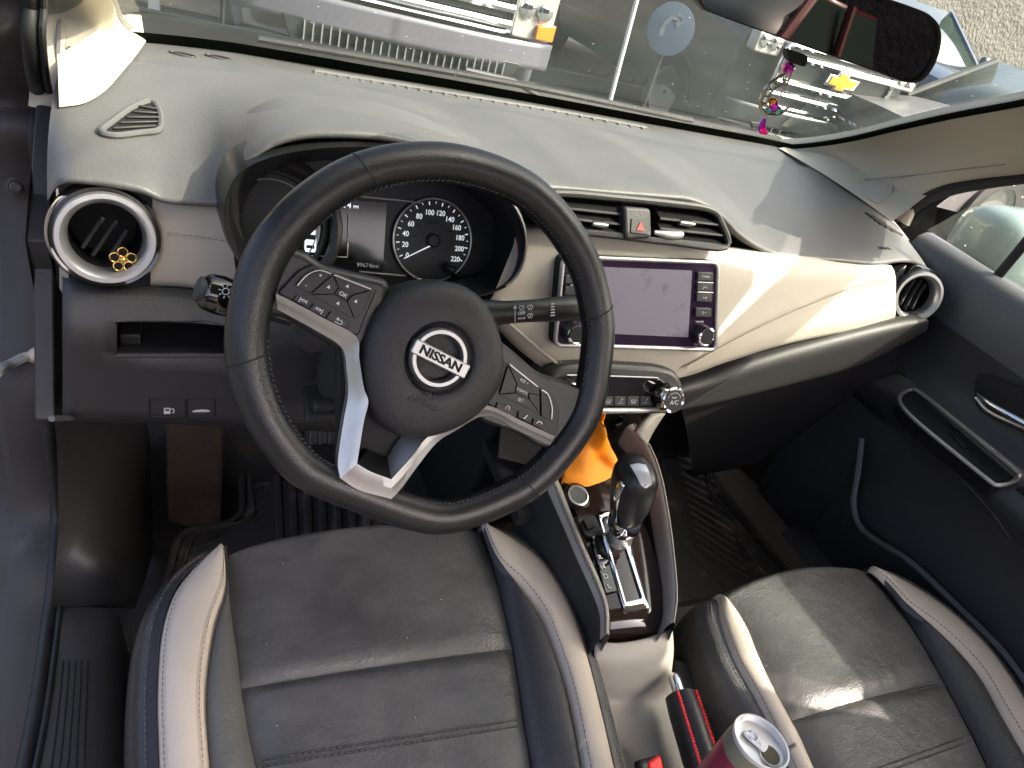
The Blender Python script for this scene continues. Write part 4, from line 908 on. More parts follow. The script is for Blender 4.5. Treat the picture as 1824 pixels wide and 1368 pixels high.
# ================================================================ SEATS
def seat(name, label, z0, cen, D, px_sc=None):
    """D: dict of px seam lines, front to back"""
    th_ = thing(name, (cen, -.25, .0), label, 'car seat', 'front seats')
    def pts(lst, z, ext=True):
        P = [at(a, b, Z=z) for a, b in lst]
        if ext: P.append(P[-1]+(P[-1]-P[-2]).normalized()*.22)
        return P
    def roll(P, dy=.018, dz=.022, more=True):
        f = P[0]; q = [f+V(0, dy, -dz), f]
        if more: q = [f+V(0, dy*.2, -.20), f+V(0, dy*1.25, -.09)] + q
        return q[:-1]+P
    Lc0, Lc1, Li, Ri, Rc1, Rc0 = (D[k] for k in ('Lout', 'Lin', 'Lseam', 'Rseam', 'Rin', 'Rout'))
    bz = D.get('bz', .016)
    PL0, PL1, PLs, PRs, PR1, PR0 = pts(Lc0, z0+bz*.6), pts(Lc1, z0+bz), pts(Li, z0), pts(Ri, z0), pts(Rc1, z0+bz), pts(Rc0, z0+bz*.6)
    # insert, split at the cross seam (fraction along)
    nu = 60
    A, B = crom(PLs, nu), crom(PRs, nu)
    sl, sr = at(*D['seam'][0], Z=z0), at(*D['seam'][1], Z=z0)
    ia = min(range(nu), key=lambda i: (A[i]-sl).length); ib = min(range(nu), key=lambda i: (B[i]-sr).length)
    def ins(nm, Pa, Pb, mt_, front):
        n1 = 40; Pa, Pb = crom(Pa, n1), crom(Pb, n1); rows = []
        for j in range(25):
            v = j/24; row = []
            for i in range(n1):
                u = i/(n1-1); p = Pa[i].lerp(Pb[i], v)
                e = (1-(1-min(1, min(v, 1-v)*7))**2)*(1-(1-min(1, (1-u if front else u)*9))**2)
                if front: e *= 1
                p = p+V(0, 0, -.006+.010*e + D.get('crown', .004)*math.sin(math.pi*v))
                if front: # gently bowed front edge
                    p = p+V(0, .018*math.sin(math.pi*v)*(1-u)**3, 0)
                row.append(p)
            if front:
                f = row[0]; row = [f+V(0, -.01, -.22), f+V(0, .020, -.10), f+V(0, .020, -.050), f+V(0, .014, -.020), f+V(0, .006, -.006)]+row
            rows.append(row)
        return grid(nm, rows, mt_, th_, sharp=180)
    i1 = ins('cushion_insert', A[:ia+1], B[:ib+1], 'seat', True)
    i2 = ins('cushion_insert', A[ia:], B[ib:], 'seat', False)
    stitches('seam_stitching', [A[ia].lerp(B[ib], t)+V(0, -.006, .004+.004*math.sin(math.pi*t)) for t in (.02, .25, .5, .75, .98)], .0045, .002, .0005, V(0, 0, 1), 'thread', i2)
    i2T = bvh(i2)
    for off in (0, 11):
        (xa, ya), (xb, yb) = D['stitch']; ln_ = []
        for t in np.linspace(.03, .97, 16):
            r_ = i2T.ray_cast(CAM, ray(xa+(xb-xa)*t+off*.2, ya+(yb-ya)*t+off).normalized())
            if r_[0] is not None: ln_.append(r_[0])
        tube('stitch_groove', [p+V(0, 0, .0002) for p in ln_], .0009, 'black', i2, n=6, samples=30)
        stitches('seam_stitching', [p+V(0, 0, .0006) for p in ln_], .0045, .0022, .0005, V(0, 0, 1), 'thread', i2, samples=160)
    # bolsters
    for (c0_, c1_, s_, nm, mt2, mt3) in ((PL0, PL1, PLs, 'Lout', D['mL'], 'creamseat'), (PR0, PR1, PRs, 'Rout', D['mR'], 'creamseat')):
        side = -1 if nm == 'Lout' else 1
        if D.get('inner_'+nm[0], True):
            strip('inner_bolster', roll(c1_, .012, .02), roll(s_, .012, .02), .010, mt2, th_, nu=44, sharp=180)
        cb = strip('cream_bolster', roll(c0_, .010, .02), roll(c1_, .010, .02), .012, 'creamseat', th_, nu=44, sharp=180)
        mid = [a.lerp(b, .86)+V(0, 0, .0085) for a, b in zip(crom(c0_, 40), crom(c1_, 40))]
        stitches('seam_stitching', mid, .0042, .0022, .00035, V(0, 0, 1), 'threaddark', cb, samples=160)
        mid = [a.lerp(b, .12)+V(0, 0, .0078) for a, b in zip(crom(c0_, 40), crom(c1_, 40))]
        stitches('seam_stitching', mid, .0042, .0022, .00035, V(side*.5, 0, 1), 'threaddark', cb, samples=160)
        o0 = roll(c0_, .010, .02)
        o1 = [p+V(side*.020, .004, -.014) for p in o0]; o2 = [p+V(side*.030, .004, -.05) for p in o0]; o3 = [V(p.x+side*.026, p.y, min(p.z, z0)-.20) for p in o0]
        pipe = D.get('pipe', 'piping')
        sp_ = loft('side_panel', [o0, [p+V(side*.012, .002, -.004) for p in o0], o1, o2, o3], pipe if side < 0 else 'seat', th_, nu=44, nv=22, sharp=180)
        stitches('seam_stitching', [p+V(side*.010, .002, -.0015) for p in crom(o0[2:], 40)], .0042, .0022, .0005, V(side, 0, .7), 'thread', sp_, samples=160)
    box('seat_base', V(cen, -.28, z0-.17), V(1, 0, 0), V(0, 1, 0), V(0, 0, 1), (.40, .56, .16), 'dark', th_, bevel=.02)
    for sx in (-.17, .17): box('seat_rail', V(cen+sx, -.25, .03), V(1, 0, 0), V(0, 1, 0), V(0, 0, 1), (.035, .62, .05), 'darkgl', th_, bevel=.004)
    return th_
drv = dict(Lout=[(384, 981), (340, 1015), (306, 1063), (286, 1134), (279, 1243), (282, 1368)], Lin=[(401, 986), (405, 1050), (385, 1112), (371, 1192), (367, 1260), (374, 1368)],
           Lseam=[(404, 987), (408, 1062), (421, 1150), (430, 1225), (442, 1300), (457, 1368)], Rseam=[(858, 944), (884, 1020), (901, 1090), (916, 1155), (935, 1280), (950, 1368)],
           Rin=[(861, 943), (884, 1005), (923, 1046), (960, 1093), (984, 1148), (1011, 1229), (1032, 1328), (1039, 1368)], Rout=[(866, 941), (906, 954), (957, 988), (991, 1032), (1022, 1093), (1049, 1175), (1073, 1270), (1096, 1368)],
           seam=[(430, 1225), (916, 1155)], stitch=[(452, 1357), (934, 1281)], mL='seatgrey', mR='seatblue')
seat('front_seat', 'black and cream leather driver seat in front of the steering wheel', .332, -.345, drv)
pas = dict(Lout=[(1277, 1070), (1282, 1107), (1306, 1175), (1340, 1236), (1367, 1287), (1394, 1345), (1405, 1368)], Lin=[(1285, 1068), (1309, 1087), (1333, 1124), (1347, 1161), (1367, 1209), (1394, 1260), (1422, 1311), (1447, 1368)],
           Lseam=[(1287, 1067), (1312, 1087), (1336, 1124), (1350, 1161), (1370, 1209), (1397, 1260), (1425, 1311), (1450, 1368)], Rseam=[(1551, 1019), (1578, 1046), (1609, 1087), (1646, 1144), (1683, 1209), (1734, 1304), (1765, 1368)],
           Rin=[(1554, 1019), (1582, 1046), (1613, 1083), (1663, 1121), (1707, 1161), (1748, 1209), (1782, 1270), (1824, 1342)], Rout=[(1558, 1017), (1598, 1029), (1646, 1056), (1697, 1093), (1748, 1141), (1789, 1192), (1824, 1246)],
           seam=[(1411, 1279), (1683, 1209)], stitch=[(1480, 1398), (1734, 1307)], mL='seat', mR='seatblue', pipe='seat', inner_L=False, crown=.012)
seat('front_seat', 'black and cream leather passenger seat on the far side of the console, partly sunlit', .300, .335, pas)

# ================================================================ FLOOR MATS
def mat_obj(label, out, ribs, z=.016):
    base = at(*out[0], Z=z); t_ = thing('floor_mat', (sum(at(*q_, Z=z).x for q_ in out)/len(out), sum(at(*q_, Z=z).y for q_ in out)/len(out), 0), label, 'floor mat', 'rubber floor mats')
    P = rpoly([at(*q_, Z=z) for q_ in out], .03, 5)
    slab('mat_sheet', P, V(0, 0, 1), .012, 'matrub', t_, bevel=.002)
    for k_ in (0, .022):
        cc_ = sum(P, V(0, 0, 0))/len(P)
        tube('raised_edge', [p+(cc_-p).normalized()*(.008+k_)+V(0, 0, .004) for p in P], .007-k_*.1, 'matrub', t_, closed=True, n=8)
    for a, b, r_ in ribs:
        tube('rib', [at(*a, Z=z)+V(0, 0, .001), at(*b, Z=z)+V(0, 0, .001)], r_, 'matrub', t_, n=6, flat=.8, up=V(0, 0, 1))
    return t_
ribs = []
for i in range(11):
    x = 492+i*26; ribs.append(((x, 800-i*6), (x+8, 985-i*3), .0085))
for i in range(9):
    y = 828+i*18; ribs.append(((446, y+9), (476, y-3), .004))
for i in range(6): ribs.append(((330+i*16, 985-i*8), (392+i*14, 958-i*6), .004))
mat_obj('muddy black rubber floor mat in the driver footwell', [(428, 800), (640, 760), (830, 770), (850, 1000), (620, 1100), (250, 1180), (272, 1105), (312, 950), (400, 935), (424, 915)], ribs)
ribs = []
for i in range(13): ribs.append(((1205+i*3, 800+i*14), (1262+i*6, 826+i*17), .006))
for i in range(8): ribs.append(((1215+i*10, 960+i*12), (1290+i*12, 1020+i*10), .007))
for i in range(11): ribs.append(((1290+i*8, 925+i*11), (1345+i*8, 960+i*13), .005))
mat_obj('muddy black rubber floor mat in the passenger footwell', [(1165, 760), (1225, 742), (1252, 800), (1262, 870), (1300, 915), (1420, 1060), (1300, 1200), (1205, 1190)], ribs)
# dead pedal
ft = thing('footrest', V(-.53, .48, .03), 'brown dusty carpeted footrest beside the pedals', 'footrest')
loft('footrest_pad', [[at(296, 745, Y=.585), at(345, 740, Y=.585), at(398, 745, Y=.585)], [at(298, 850, Y=.47), at(345, 850, Y=.47), at(396, 850, Y=.47)], [at(303, 928, Y=.405), at(345, 936, Y=.40), at(393, 930, Y=.405)]], 'footrest', ft, nu=14, nv=16, solid=.03)
# pedals
pd = thing('brake_pedal', at(578, 790, Y=.50), 'dark ribbed brake pedal deep in the driver footwell', 'pedal')
pc = at(577, 768, Y=.46); pu = V(0, .5, .87)
box('pedal_pad', pc, V(1, 0, 0), pu, V(0, -.87, .5), (.075, .055, .014), 'rubber', pd, bevel=.006)
for k_ in range(4): box('pad_rib', pc+V(-.026+.017*k_, 0, 0)+V(0, -.87, .5)*.009, V(1, 0, 0), pu, V(0, -.87, .5), (.006, .048, .005), 'padlow', pd, bevel=.0015)
tube('pedal_arm', [pc+V(0, .01, 0), pc+V(0, .10, .10), pc+V(0, .20, .22)], .009, 'dark', pd, n=8)
ap = thing('accelerator_pedal', at(690, 800, Y=.50), 'narrow dark accelerator pedal right of the brake pedal', 'pedal')
pc = at(690, 800, Y=.47); box('pedal_pad', pc, V(1, 0, 0), pu, V(0, -.87, .5), (.045, .12, .012), 'rubber', ap, bevel=.006); tube('pedal_arm', [pc+V(0, .01, .03), pc+V(0, .16, .2)], .008, 'dark', ap, n=8)

# ================================================================ LEFT DOOR OPENING
kick = tag(loft('kick_panel', [[at(100, 748, X=-.690), at(180, 748, X=-.660), at(262, 752, Y=.60)], [at(102, 820, X=-.688), at(190, 830, X=-.655), at(275, 840, Y=.58)], [at(104, 930, X=-.690), at(200, 930, X=-.645), at(280, 940, Y=.48)], [at(98, 1020, X=-.70), at(190, 1015, X=-.645), at(262, 1020, Z=.03)], [at(92, 1086, Z=.125), at(180, 1082, Z=.10), at(240, 1085, Z=.02)]], 'padlow', nu=20, nv=30), kind='structure')
sill = thing('door_sill', V(-.69, .0, .0), 'dark grey sill scuff plate with long grooves along the open door', 'door sill')
sA = [at(90, 1087, Z=.126), at(75, 1200, Z=.126), at(60, 1300, Z=.126), at(45, 1368, Z=.126), at(20, 1480, Z=.126)]
sB = [at(182, 1083, Z=.118), at(186, 1200, Z=.115), at(186, 1300, Z=.115), at(190, 1368, Z=.115), at(195, 1480, Z=.115)]
rows = [crom(sA, 30), [a.lerp(b, .25)+V(0, 0, .004) for a, b in zip(crom(sA, 30), crom(sB, 30))], [a.lerp(b, .7)+V(0, 0, .004) for a, b in zip(crom(sA, 30), crom(sB, 30))], crom(sB, 30), [p+V(.02, 0, -.02) for p in crom(sB, 30)], [V(p.x+.03, p.y, .0) for p in crom(sB, 30)]]
pl2 = grid('scuff_plate', rows, 'padlow', sill, sharp=70)
for t in (.32, .42, .52, .62, .72):
    tube('groove', [a.lerp(b, t)+V(0, 0, .0045) for a, b in zip(crom(sA, 30), crom(sB, 30))][6:], .0011, 'black', pl2, n=6)
# painted body opening, outside the rubber seal
seal_px = [(48, -30, -.70), (52, 60, -.705), (60, 130, -.71), (72, 190, -.715), (62, 240, -.72), (74, 330, -.722), (80, 430, -.722), (82, 560, -.722), (80, 680, -.722), (86, 760, -.722), (97, 850, -.722), (101, 930, -.722), (97, 1010, -.722), (88, 1090, -.722), (76, 1180, -.722), (62, 1270, -.722), (42, 1368, -.722), (20, 1460, -.722)]
SP = [at(a, b, X=c) for a, b, c in seal_px]
for i in range(13, len(SP)): SP[i] = at(seal_px[i][0], seal_px[i][1], Z=.128)
SP[12] = at(97, 1010, Z=.155)
SP = [V(-.675, -.35, 1.14), V(-.68, -.10, 1.115), V(-.69, .12, 1.02)]+SP
sl_ = thing('door_seal', SP[12], 'black rubber door seal running down the driver door opening', 'door seal')
tube('rubber_bead', SP, .0085, 'rubber', sl_, samples=90, n=10); tube('seal_lip', [p+V(.012, -.004, .002) for p in SP], .004, 'rubber', sl_, samples=90, n=8)
SS = crom(SP, 72)
jr = [[p+V(.01, .012, .0) for p in SS], [p+V(-.02, .006, 0) for p in SS], [p+V(-.05, .010, -.004) for p in SS], [p+V(-.062, .03, -.012) for p in SS], [p+V(-.070, .05, -.02) for p in SS], [p+V(-.10, .06, -.03) for p in SS]]
jmo = tag(grid('door_jamb', jr, 'body', sharp=60), kind='structure'); jT = bvh(jmo)
def onj(px, py, h=.004):
    r_ = jT.ray_cast(CAM, ray(px, py).normalized())
    return (r_[0] if r_[0] is not None else at(px, py, X=-.76))-ray(px, py).normalized()*h
tag(grid('outer_sill', [[V(-.84, -1.2, .09), V(-.84, .6, .09)], [V(-.86, -1.2, -.12), V(-.86, .6, -.12)]], 'body'), kind='structure')
tag(tube('outer_sill_seal', [at(55, 1000, Z=.10), at(50, 1090, Z=.10), at(36, 1200, Z=.10), at(10, 1330, Z=.10), at(-10, 1400, Z=.10)], .004, 'rubber', n=8, samples=30), 'thin rubber strip along the painted sill edge', 'rubber strip')
bj = onj(29, 334, .004); jb = thing('body_bolt', bj, 'small round bolt head on the painted door jamb', 'bolt')
lathe('washer', [(.013, 0), (.013, .002), (.009, .003)], bj, -ray(29, 334), 'body', jb, n=24, cap=False); lathe('bolt_head', [(.0075, .002), (.0075, .007), (.005, .0075), (.0045, .004), (.0005, .004)], bj, -ray(29, 334), 'darkgl', jb, n=18, cap=False)
hs_ = onj(60, 634); hg = thing('door_check_strap', hs_, 'bare metal door check strap bolted to the door jamb', 'hinge')
slab('bracket', rpoly([onj(*q_, .012) for q_ in ((78, 620), (62, 623), (38, 628), (22, 636), (40, 642), (60, 648), (78, 650))], .006), -ray(60, 634), .006, 'steel', hg, bevel=.0015)
lathe('pivot_pin', [(.011, 0), (.011, .004), (.006, .006), (.0005, .0055)], onj(66, 633, .012), -ray(66, 632), 'steel', hg, n=20, cap=False)
tube('strap', [onj(44, 636, .014), onj(20, 648, .020), onj(2, 656, .03), onj(-10, 668, .05)], .009, 'steel', hg, n=8, samples=8, up=V(0, 0, 1), flat=.5)
lc_ = at(70, 628, X=-.743)
for k_, q_ in enumerate(((10, 770), (12, 815))): 
    t_ = thing('wiring_boot', at(*q_, X=-.80), ('upper' if k_ == 0 else 'lower')+' dark rubber boot of the door wiring at the left edge', 'cable boot')
    tube('boot_body', [at(q_[0]-14, q_[1]-12, X=-.81), at(*q_, X=-.80), at(q_[0]+10, q_[1]+14, X=-.795)], [.012, .016, .012], 'rubber', t_, n=12, samples=8); tube('boot_ring', [at(q_[0]-16, q_[1]-6, X=-.812), at(q_[0]+4, q_[1]-14, X=-.792)], .003, 'steel', t_, n=8)

# ================================================================ PILLARS, WINDSCREEN, ROOF
gp0, gp1 = V(0, .70, .79), V(0, -.12, 1.175); gnr = V(0, (gp1.z-gp0.z), -(gp1.y-gp0.y)).normalized()
GPL = (gp0, gnr)
def ag(px, py, h=0): return at(px, py, pl=(gp0+gnr*h, gnr))
def glassz(y): return gp0.z+(gp0.y-y)/(gp0.y-gp1.y)*(gp1.z-gp0.z)
ws = thing('windscreen', V(0, .70, .78), 'dusty raked windscreen with black lower border', 'windscreen')
gm = bpy.data.materials.new('windscreen_glass'); gm.use_nodes = True; N = gm.node_tree.nodes; L = gm.node_tree.links; N.clear()
o_ = N.new('ShaderNodeOutputMaterial'); tr = N.new('ShaderNodeBsdfTransparent'); tr.inputs[0].default_value = (.55, .60, .565, 1)
gl = N.new('ShaderNodeBsdfGlossy'); gl.inputs['Roughness'].default_value = .02; lw = N.new('ShaderNodeLayerWeight'); pw = N.new('ShaderNodeMath'); pw.operation = 'POWER'; pw.inputs[1].default_value = 5; L.new(lw.outputs['Facing'], pw.inputs[0]); fz = N.new('ShaderNodeMath'); fz.operation = 'MULTIPLY_ADD'; fz.inputs[1].default_value = .42; fz.inputs[2].default_value = .035; L.new(pw.outputs[0], fz.inputs[0])
mx = N.new('ShaderNodeMixShader'); L.new(fz.outputs[0], mx.inputs[0]); L.new(tr.outputs[0], mx.inputs[1]); L.new(gl.outputs[0], mx.inputs[2])
df = N.new('ShaderNodeBsdfDiffuse'); df.inputs[0].default_value = (.60, .72, .62, 1); tl_ = N.new('ShaderNodeBsdfTranslucent'); tl_.inputs[0].default_value = (.60, .72, .62, 1)
ad = N.new('ShaderNodeMixShader'); ad.inputs[0].default_value = .5; L.new(df.outputs[0], ad.inputs[1]); L.new(tl_.outputs[0], ad.inputs[2])
tc = N.new('ShaderNodeTexCoord'); n1 = N.new('ShaderNodeTexNoise'); n1.inputs['Scale'].default_value = 4; n1.inputs['Detail'].default_value = 7; n1.inputs['Roughness'].default_value = .65; L.new(tc.outputs['Object'], n1.inputs[0])
r1 = N.new('ShaderNodeMapRange'); r1.inputs[1].default_value = .35; r1.inputs[2].default_value = .75; r1.inputs[3].default_value = .008; r1.inputs[4].default_value = .055; L.new(n1.outputs[0], r1.inputs[0])
vo = N.new('ShaderNodeTexVoronoi'); vo.inputs['Scale'].default_value = 46; L.new(tc.outputs['Object'], vo.inputs[0])
lt = N.new('ShaderNodeMath'); lt.operation = 'LESS_THAN'; lt.inputs[1].default_value = .07; L.new(vo.outputs['Distance'], lt.inputs[0])
sc2 = N.new('ShaderNodeSeparateColor'); L.new(vo.outputs['Color'], sc2.inputs[0]); g2 = N.new('ShaderNodeMath'); g2.operation = 'GREATER_THAN'; g2.inputs[1].default_value = .62; L.new(sc2.outputs[0], g2.inputs[0])
ml = N.new('ShaderNodeMath'); ml.operation = 'MULTIPLY'; L.new(lt.outputs[0], ml.inputs[0]); L.new(g2.outputs[0], ml.inputs[1]); ml2 = N.new('ShaderNodeMath'); ml2.operation = 'MULTIPLY_ADD'; ml2.inputs[1].default_value = .55; L.new(ml.outputs[0], ml2.inputs[0]); L.new(r1.outputs[0], ml2.inputs[2])
m2_ = N.new('ShaderNodeMixShader'); L.new(ml2.outputs[0], m2_.inputs[0]); L.new(mx.outputs[0], m2_.inputs[1]); L.new(ad.outputs[0], m2_.inputs[2]); L.new(m2_.outputs[0], o_.inputs[0])
M['wglass'] = gm
hd_ = lambda x_: V(x_*.80, -.085, 1.178-.025*(x_/.7)**2)
rows = []
for i in range(13):
    t = i/12; rows.append([])
    for j in range(25):
        x_ = -.73+1.46*j/24; b_ = V(x_, float(np.interp(x_, bx, by))+.02, .778); p = b_.lerp(hd_(x_), t); rows[-1].append(p+gnr*(.010*math.sin(math.pi*t)+.012))
glo = grid('glass', rows, 'wglass', ws, sharp=180)
gT = bvh(glo)
def agh(px, py, h=.004):
    r_ = gT.ray_cast(CAM, ray(px, py).normalized())
    return (r_[0]-ray(px, py).normalized()*h) if r_[0] is not None else ag(px, py)
# right pillar trim
rt_ = [(1393, 262), (1450, 258), (1520, 247), (1600, 228), (1700, 206), (1824, 183), (1980, 150)]
rbm = [(1612, 400), (1628, 372), (1650, 345), (1690, 327), (1750, 316), (1824, 308), (1980, 290)]
T_ = crom([ag(*q_) for q_ in rt_], 40); 
B_ = crom([at(*q_, X=.705-.00012*(q_[0]-1612)) for q_ in rbm], 40)
mid1 = [a.lerp(b, .35)+V(.004, -.02, .010) for a, b in zip(T_, B_)]; mid2 = [a.lerp(b, .72)+V(.0, -.018, .004) for a, b in zip(T_, B_)]
prt = thing('pillar_trim', T_[0], 'pale beige windscreen pillar trim on the passenger side with a tweeter grille', 'pillar trim')
pil = loft('pillar_cover', [[p+V(.01, .02, .012) for p in T_], T_, mid1, mid2, B_, [p+V(.03, .01, .0) for p in B_]], 'pillar', prt, nu=40, nv=30, sharp=180)
lowp = loft('pillar_foot', [[hit(*q_, padT)[0]+V(0, 0, .003) for q_ in ((1386, 266), (1455, 306), (1525, 352), (1588, 397))], [at(1400, 262, Y=.685), at(1500, 285, Y=.56), at(1580, 320, Y=.46), at(1655, 345, X=.70)]], 'pillar', prt, nu=20, nv=12)
pT = bvh(pil); pT2 = bvh(lowp)
tw = []
for q_ in ((1528, 328), (1545, 324), (1575, 325), (1589, 330), (1585, 343), (1572, 357), (1560, 360), (1545, 350)):
    r_ = pT2.ray_cast(CAM, ray(*q_).normalized()); r2 = pT.ray_cast(CAM, ray(*q_).normalized())
    c_ = [x_ for x_ in (r_, r2) if x_[0] is not None]; c_.sort(key=lambda x_: x_[3]); tw.append((c_[0][0] if c_ else at(*q_, X=.66))-ray(*q_).normalized()*.002)
twn = -(ray(1560, 340).normalized())
tg_ = slab('tweeter_grille', crom(tw, 30, True), twn, .002, 'headliner', prt, bevel=.0008); tube('grille_rim', crom(tw, 30, True), .0018, 'pillar', tg_, closed=True, n=8)
smp = []
for q_ in ((1480, 325), (1540, 320), (1620, 313), (1700, 303), (1790, 293)):
    c_ = [x_ for x_ in (pT.ray_cast(CAM, ray(*q_).normalized()), pT2.ray_cast(CAM, ray(*q_).normalized())) if x_[0] is not None]
    if c_: smp.append(min(c_, key=lambda x_: x_[3])[0]-ray(*q_).normalized()*.001)
if len(smp) > 1: tube('pillar_seam', smp, .0012, 'tunnel', prt, n=6, samples=16)
# left pillar trim
lt_ = [(150, -140), (185, -40), (200, 0), (212, 30), (236, 54), (263, 74)]
lo_ = [(60, -120), (95, -30), (108, 20), (110, 80), (108, 140), (104, 196)]
T_ = crom([V(-.575, -.10, 1.165), V(-.585, .10, 1.085)]+[agh(*q_) for q_ in lt_], 44); B_ = crom([V(-.655, -.10, 1.12), V(-.675, .12, 1.03)]+[at(*q_, X=-.690) for q_ in lo_], 44)
plf = thing('pillar_trim', B_[-1], 'sunlit cream windscreen pillar trim on the driver side with a ribbed grille', 'pillar trim')
cent = [(165, 20), (190, 45), (185, 130), (150, 190)]
m1 = [a.lerp(b, .35)+V(.02, -.01, 0) for a, b in zip(T_, B_)]; m2 = [a.lerp(b, .7)+V(.015, -.008, 0) for a, b in zip(T_, B_)]
lpl = loft('pillar_cover', [[p+V(-.01, .02, .012) for p in T_], T_, m1, m2, B_, [p+V(-.03, 0, 0) for p in B_]], 'pillar', plf, nu=36, nv=26, sharp=180)
lfp = [(260, 78), (243, 102), (222, 128), (188, 166), (150, 189), (106, 196)]; ufp = [(252, 62), (226, 62), (198, 74), (165, 100), (136, 122), (106, 140)]
def hp_(q_, h_):
    r_ = padT.ray_cast(CAM, ray(*q_).normalized()); return (r_[0] if r_[0] is not None else at(*q_, Z=.785))+V(0, 0, h_)
lft = loft('pillar_foot', [[hp_((a_[0]*(1-t)+b_[0]*t, a_[1]*(1-t)+b_[1]*t), .003+.022*t**1.3)-V(0, .10*t, 0)*0 for a_, b_ in zip(lfp, ufp)] for t in (0, .12, .35, .65, 1)], 'pillar', plf, nu=30, nv=20, sharp=180)
pT = bvh(lpl); pT2 = bvh(lft)
def onp(px, py):
    c_ = [x_ for x_ in (pT.ray_cast(CAM, ray(px, py).normalized()), pT2.ray_cast(CAM, ray(px, py).normalized())) if x_[0] is not None]
    return min(c_, key=lambda x_: x_[3])[0]-ray(px, py).normalized()*.0015 if c_ else at(px, py, X=-.67)
for i in range(11):
    y = 96+i*5.6; a, b = onp(186-.17*(y-96)*0-2-i*1.3, y), onp(193+min(i, 4)*1.4-max(0, i-5)*1.6, y+1.5)
    tube('grille_rib', [a, b], .0011, 'pillar', plf, n=6)
tag(tube('seal_edge', [at(112, -20, X=-.69), at(110, 60, X=-.69), at(107, 130, X=-.692), at(104, 200, X=-.695)], .006, 'tunnel', n=8, samples=20), 'beige cloth edge strip between the left pillar and door seal', 'trim strip')
# black frit band and the glass itself
M['frit'] = mat('frit', (.006, .008, .006), 1, spec=0)
bl = crom([V(x_, y_+.012, .778) for x_, y_ in zip(bx, by)], 50)
bpx = [(236, 42), (270, 50), (430, 77), (640, 111), (896, 157), (1020, 183), (1204, 222), (1340, 248), (1385, 257), (1420, 257)]

fr0 = crom([backp(x_)+V(0, -.004, -.004) for x_ in np.linspace(-.64, .70, 12)], 50)
frT = [agh(proj(p)[0]+4, proj(p)[1]-(22-9*i/49), .045) for i, p in enumerate(fr0)]
grid('frit_band', [fr0, [a.lerp(b, .5) for a, b in zip(fr0, frT)], frT], 'frit', ws)
re_ = crom([ag(*q_, -.003) for q_ in rt_], 40); tube('side_border', [p+V(-.004, 0, -.001) for p in re_], .0055, 'frit', ws, n=6)
le_ = crom([agh(*q_, .005) for q_ in lt_], 30); tube('side_border', le_, .006, 'tunnel', ws, n=6)
# roof lining with a front header and side rails; the rear is left open
rf = []
for i in range(9):
    y_ = -.075-.95*i/8; rf.append([V(x_*(.80+.12*min(1, i/3)), y_, 1.178+.05*min(1, i/3)-(.028+.01*min(1, i/3))*(x_/.7)**2-.0) for x_ in np.linspace(-.70, .70, 21)])
tag(grid('roof_lining', rf, 'headliner', solid=.03), kind='structure')
# right body side above and behind the front door window
tag(loft('roof_rail', [[V(.62, .20, 1.0), V(.60, .0, 1.10), V(.60, -.3, 1.165), V(.60, -.9, 1.175)], [V(.70, .20, .945), V(.69, .0, 1.04), V(.685, -.3, 1.09), V(.685, -.9, 1.10)]], 'headliner', nu=16, solid=.03), kind='structure')
tag(mk('sun_blocking_side', [(.72, -.58, .1), (.72, -1.3, .1), (.72, -.58, .76), (.72, -1.3, .76), (.64, -.62, 1.17), (.64, -1.3, 1.17)], [(0, 1, 3, 2), (2, 3, 5, 4)], 'headliner', solid=.03), kind='structure')  # unseen, widened across the rear window to block sun on the seats

# ================================================================ PASSENGER DOOR
dr = thing('passenger_door', V(.70, -.1, .10), 'grey passenger door panel with silver trimmed armrest and chrome inner handle', 'car door')
prof = [(.735, .768), (.716, .768), (.700, .760), (.690, .745), (.690, .70), (.694, .66), (.700, .62), (.702, .585), (.690, .560), (.672, .548)]
def dY(n=26): return np.linspace(.335, -.75, n)
def drow(x_, z_, f=lambda y: 0, g=lambda y: 0): return [V(x_+f(y), y, z_+g(y)) for y in dY()]
fw_ = lambda y: .02*max(0, (y-.15)/.18)
up_ = [drow(x_, z_, fw_) for x_, z_ in prof[:6]]
grid('upper_panel', up_, 'doorgrey', dr, sharp=50)
grid('middle_panel', [drow(x_, z_, fw_) for x_, z_ in prof[5:]], 'doordark', dr, sharp=50)
arm = [(.700, .540), (.688, .536), (.660, .516), (.652, .504), (.652, .490), (.658, .475), (.668, .46), (.676, .44), (.684, .36), (.686, .26), (.690, .15), (.70, .08)]
fr_ = lambda y: .045*min(1, max(0, (y-.06)/.12))
ag_ = lambda y: -.03*max(0, (y-.05)/.2)+(-.02)*max(0, (-.05-y))
rows = [[V(x_+(fr_(y) if .60 > z_ > .45 else fr_(y)*.3), y, z_+(ag_(y) if z_ > .45 else 0)) for y in dY(34)] for x_, z_ in arm]
armo = grid('armrest', rows, 'doordark', dr, sharp=60)
aT = bvh(armo)
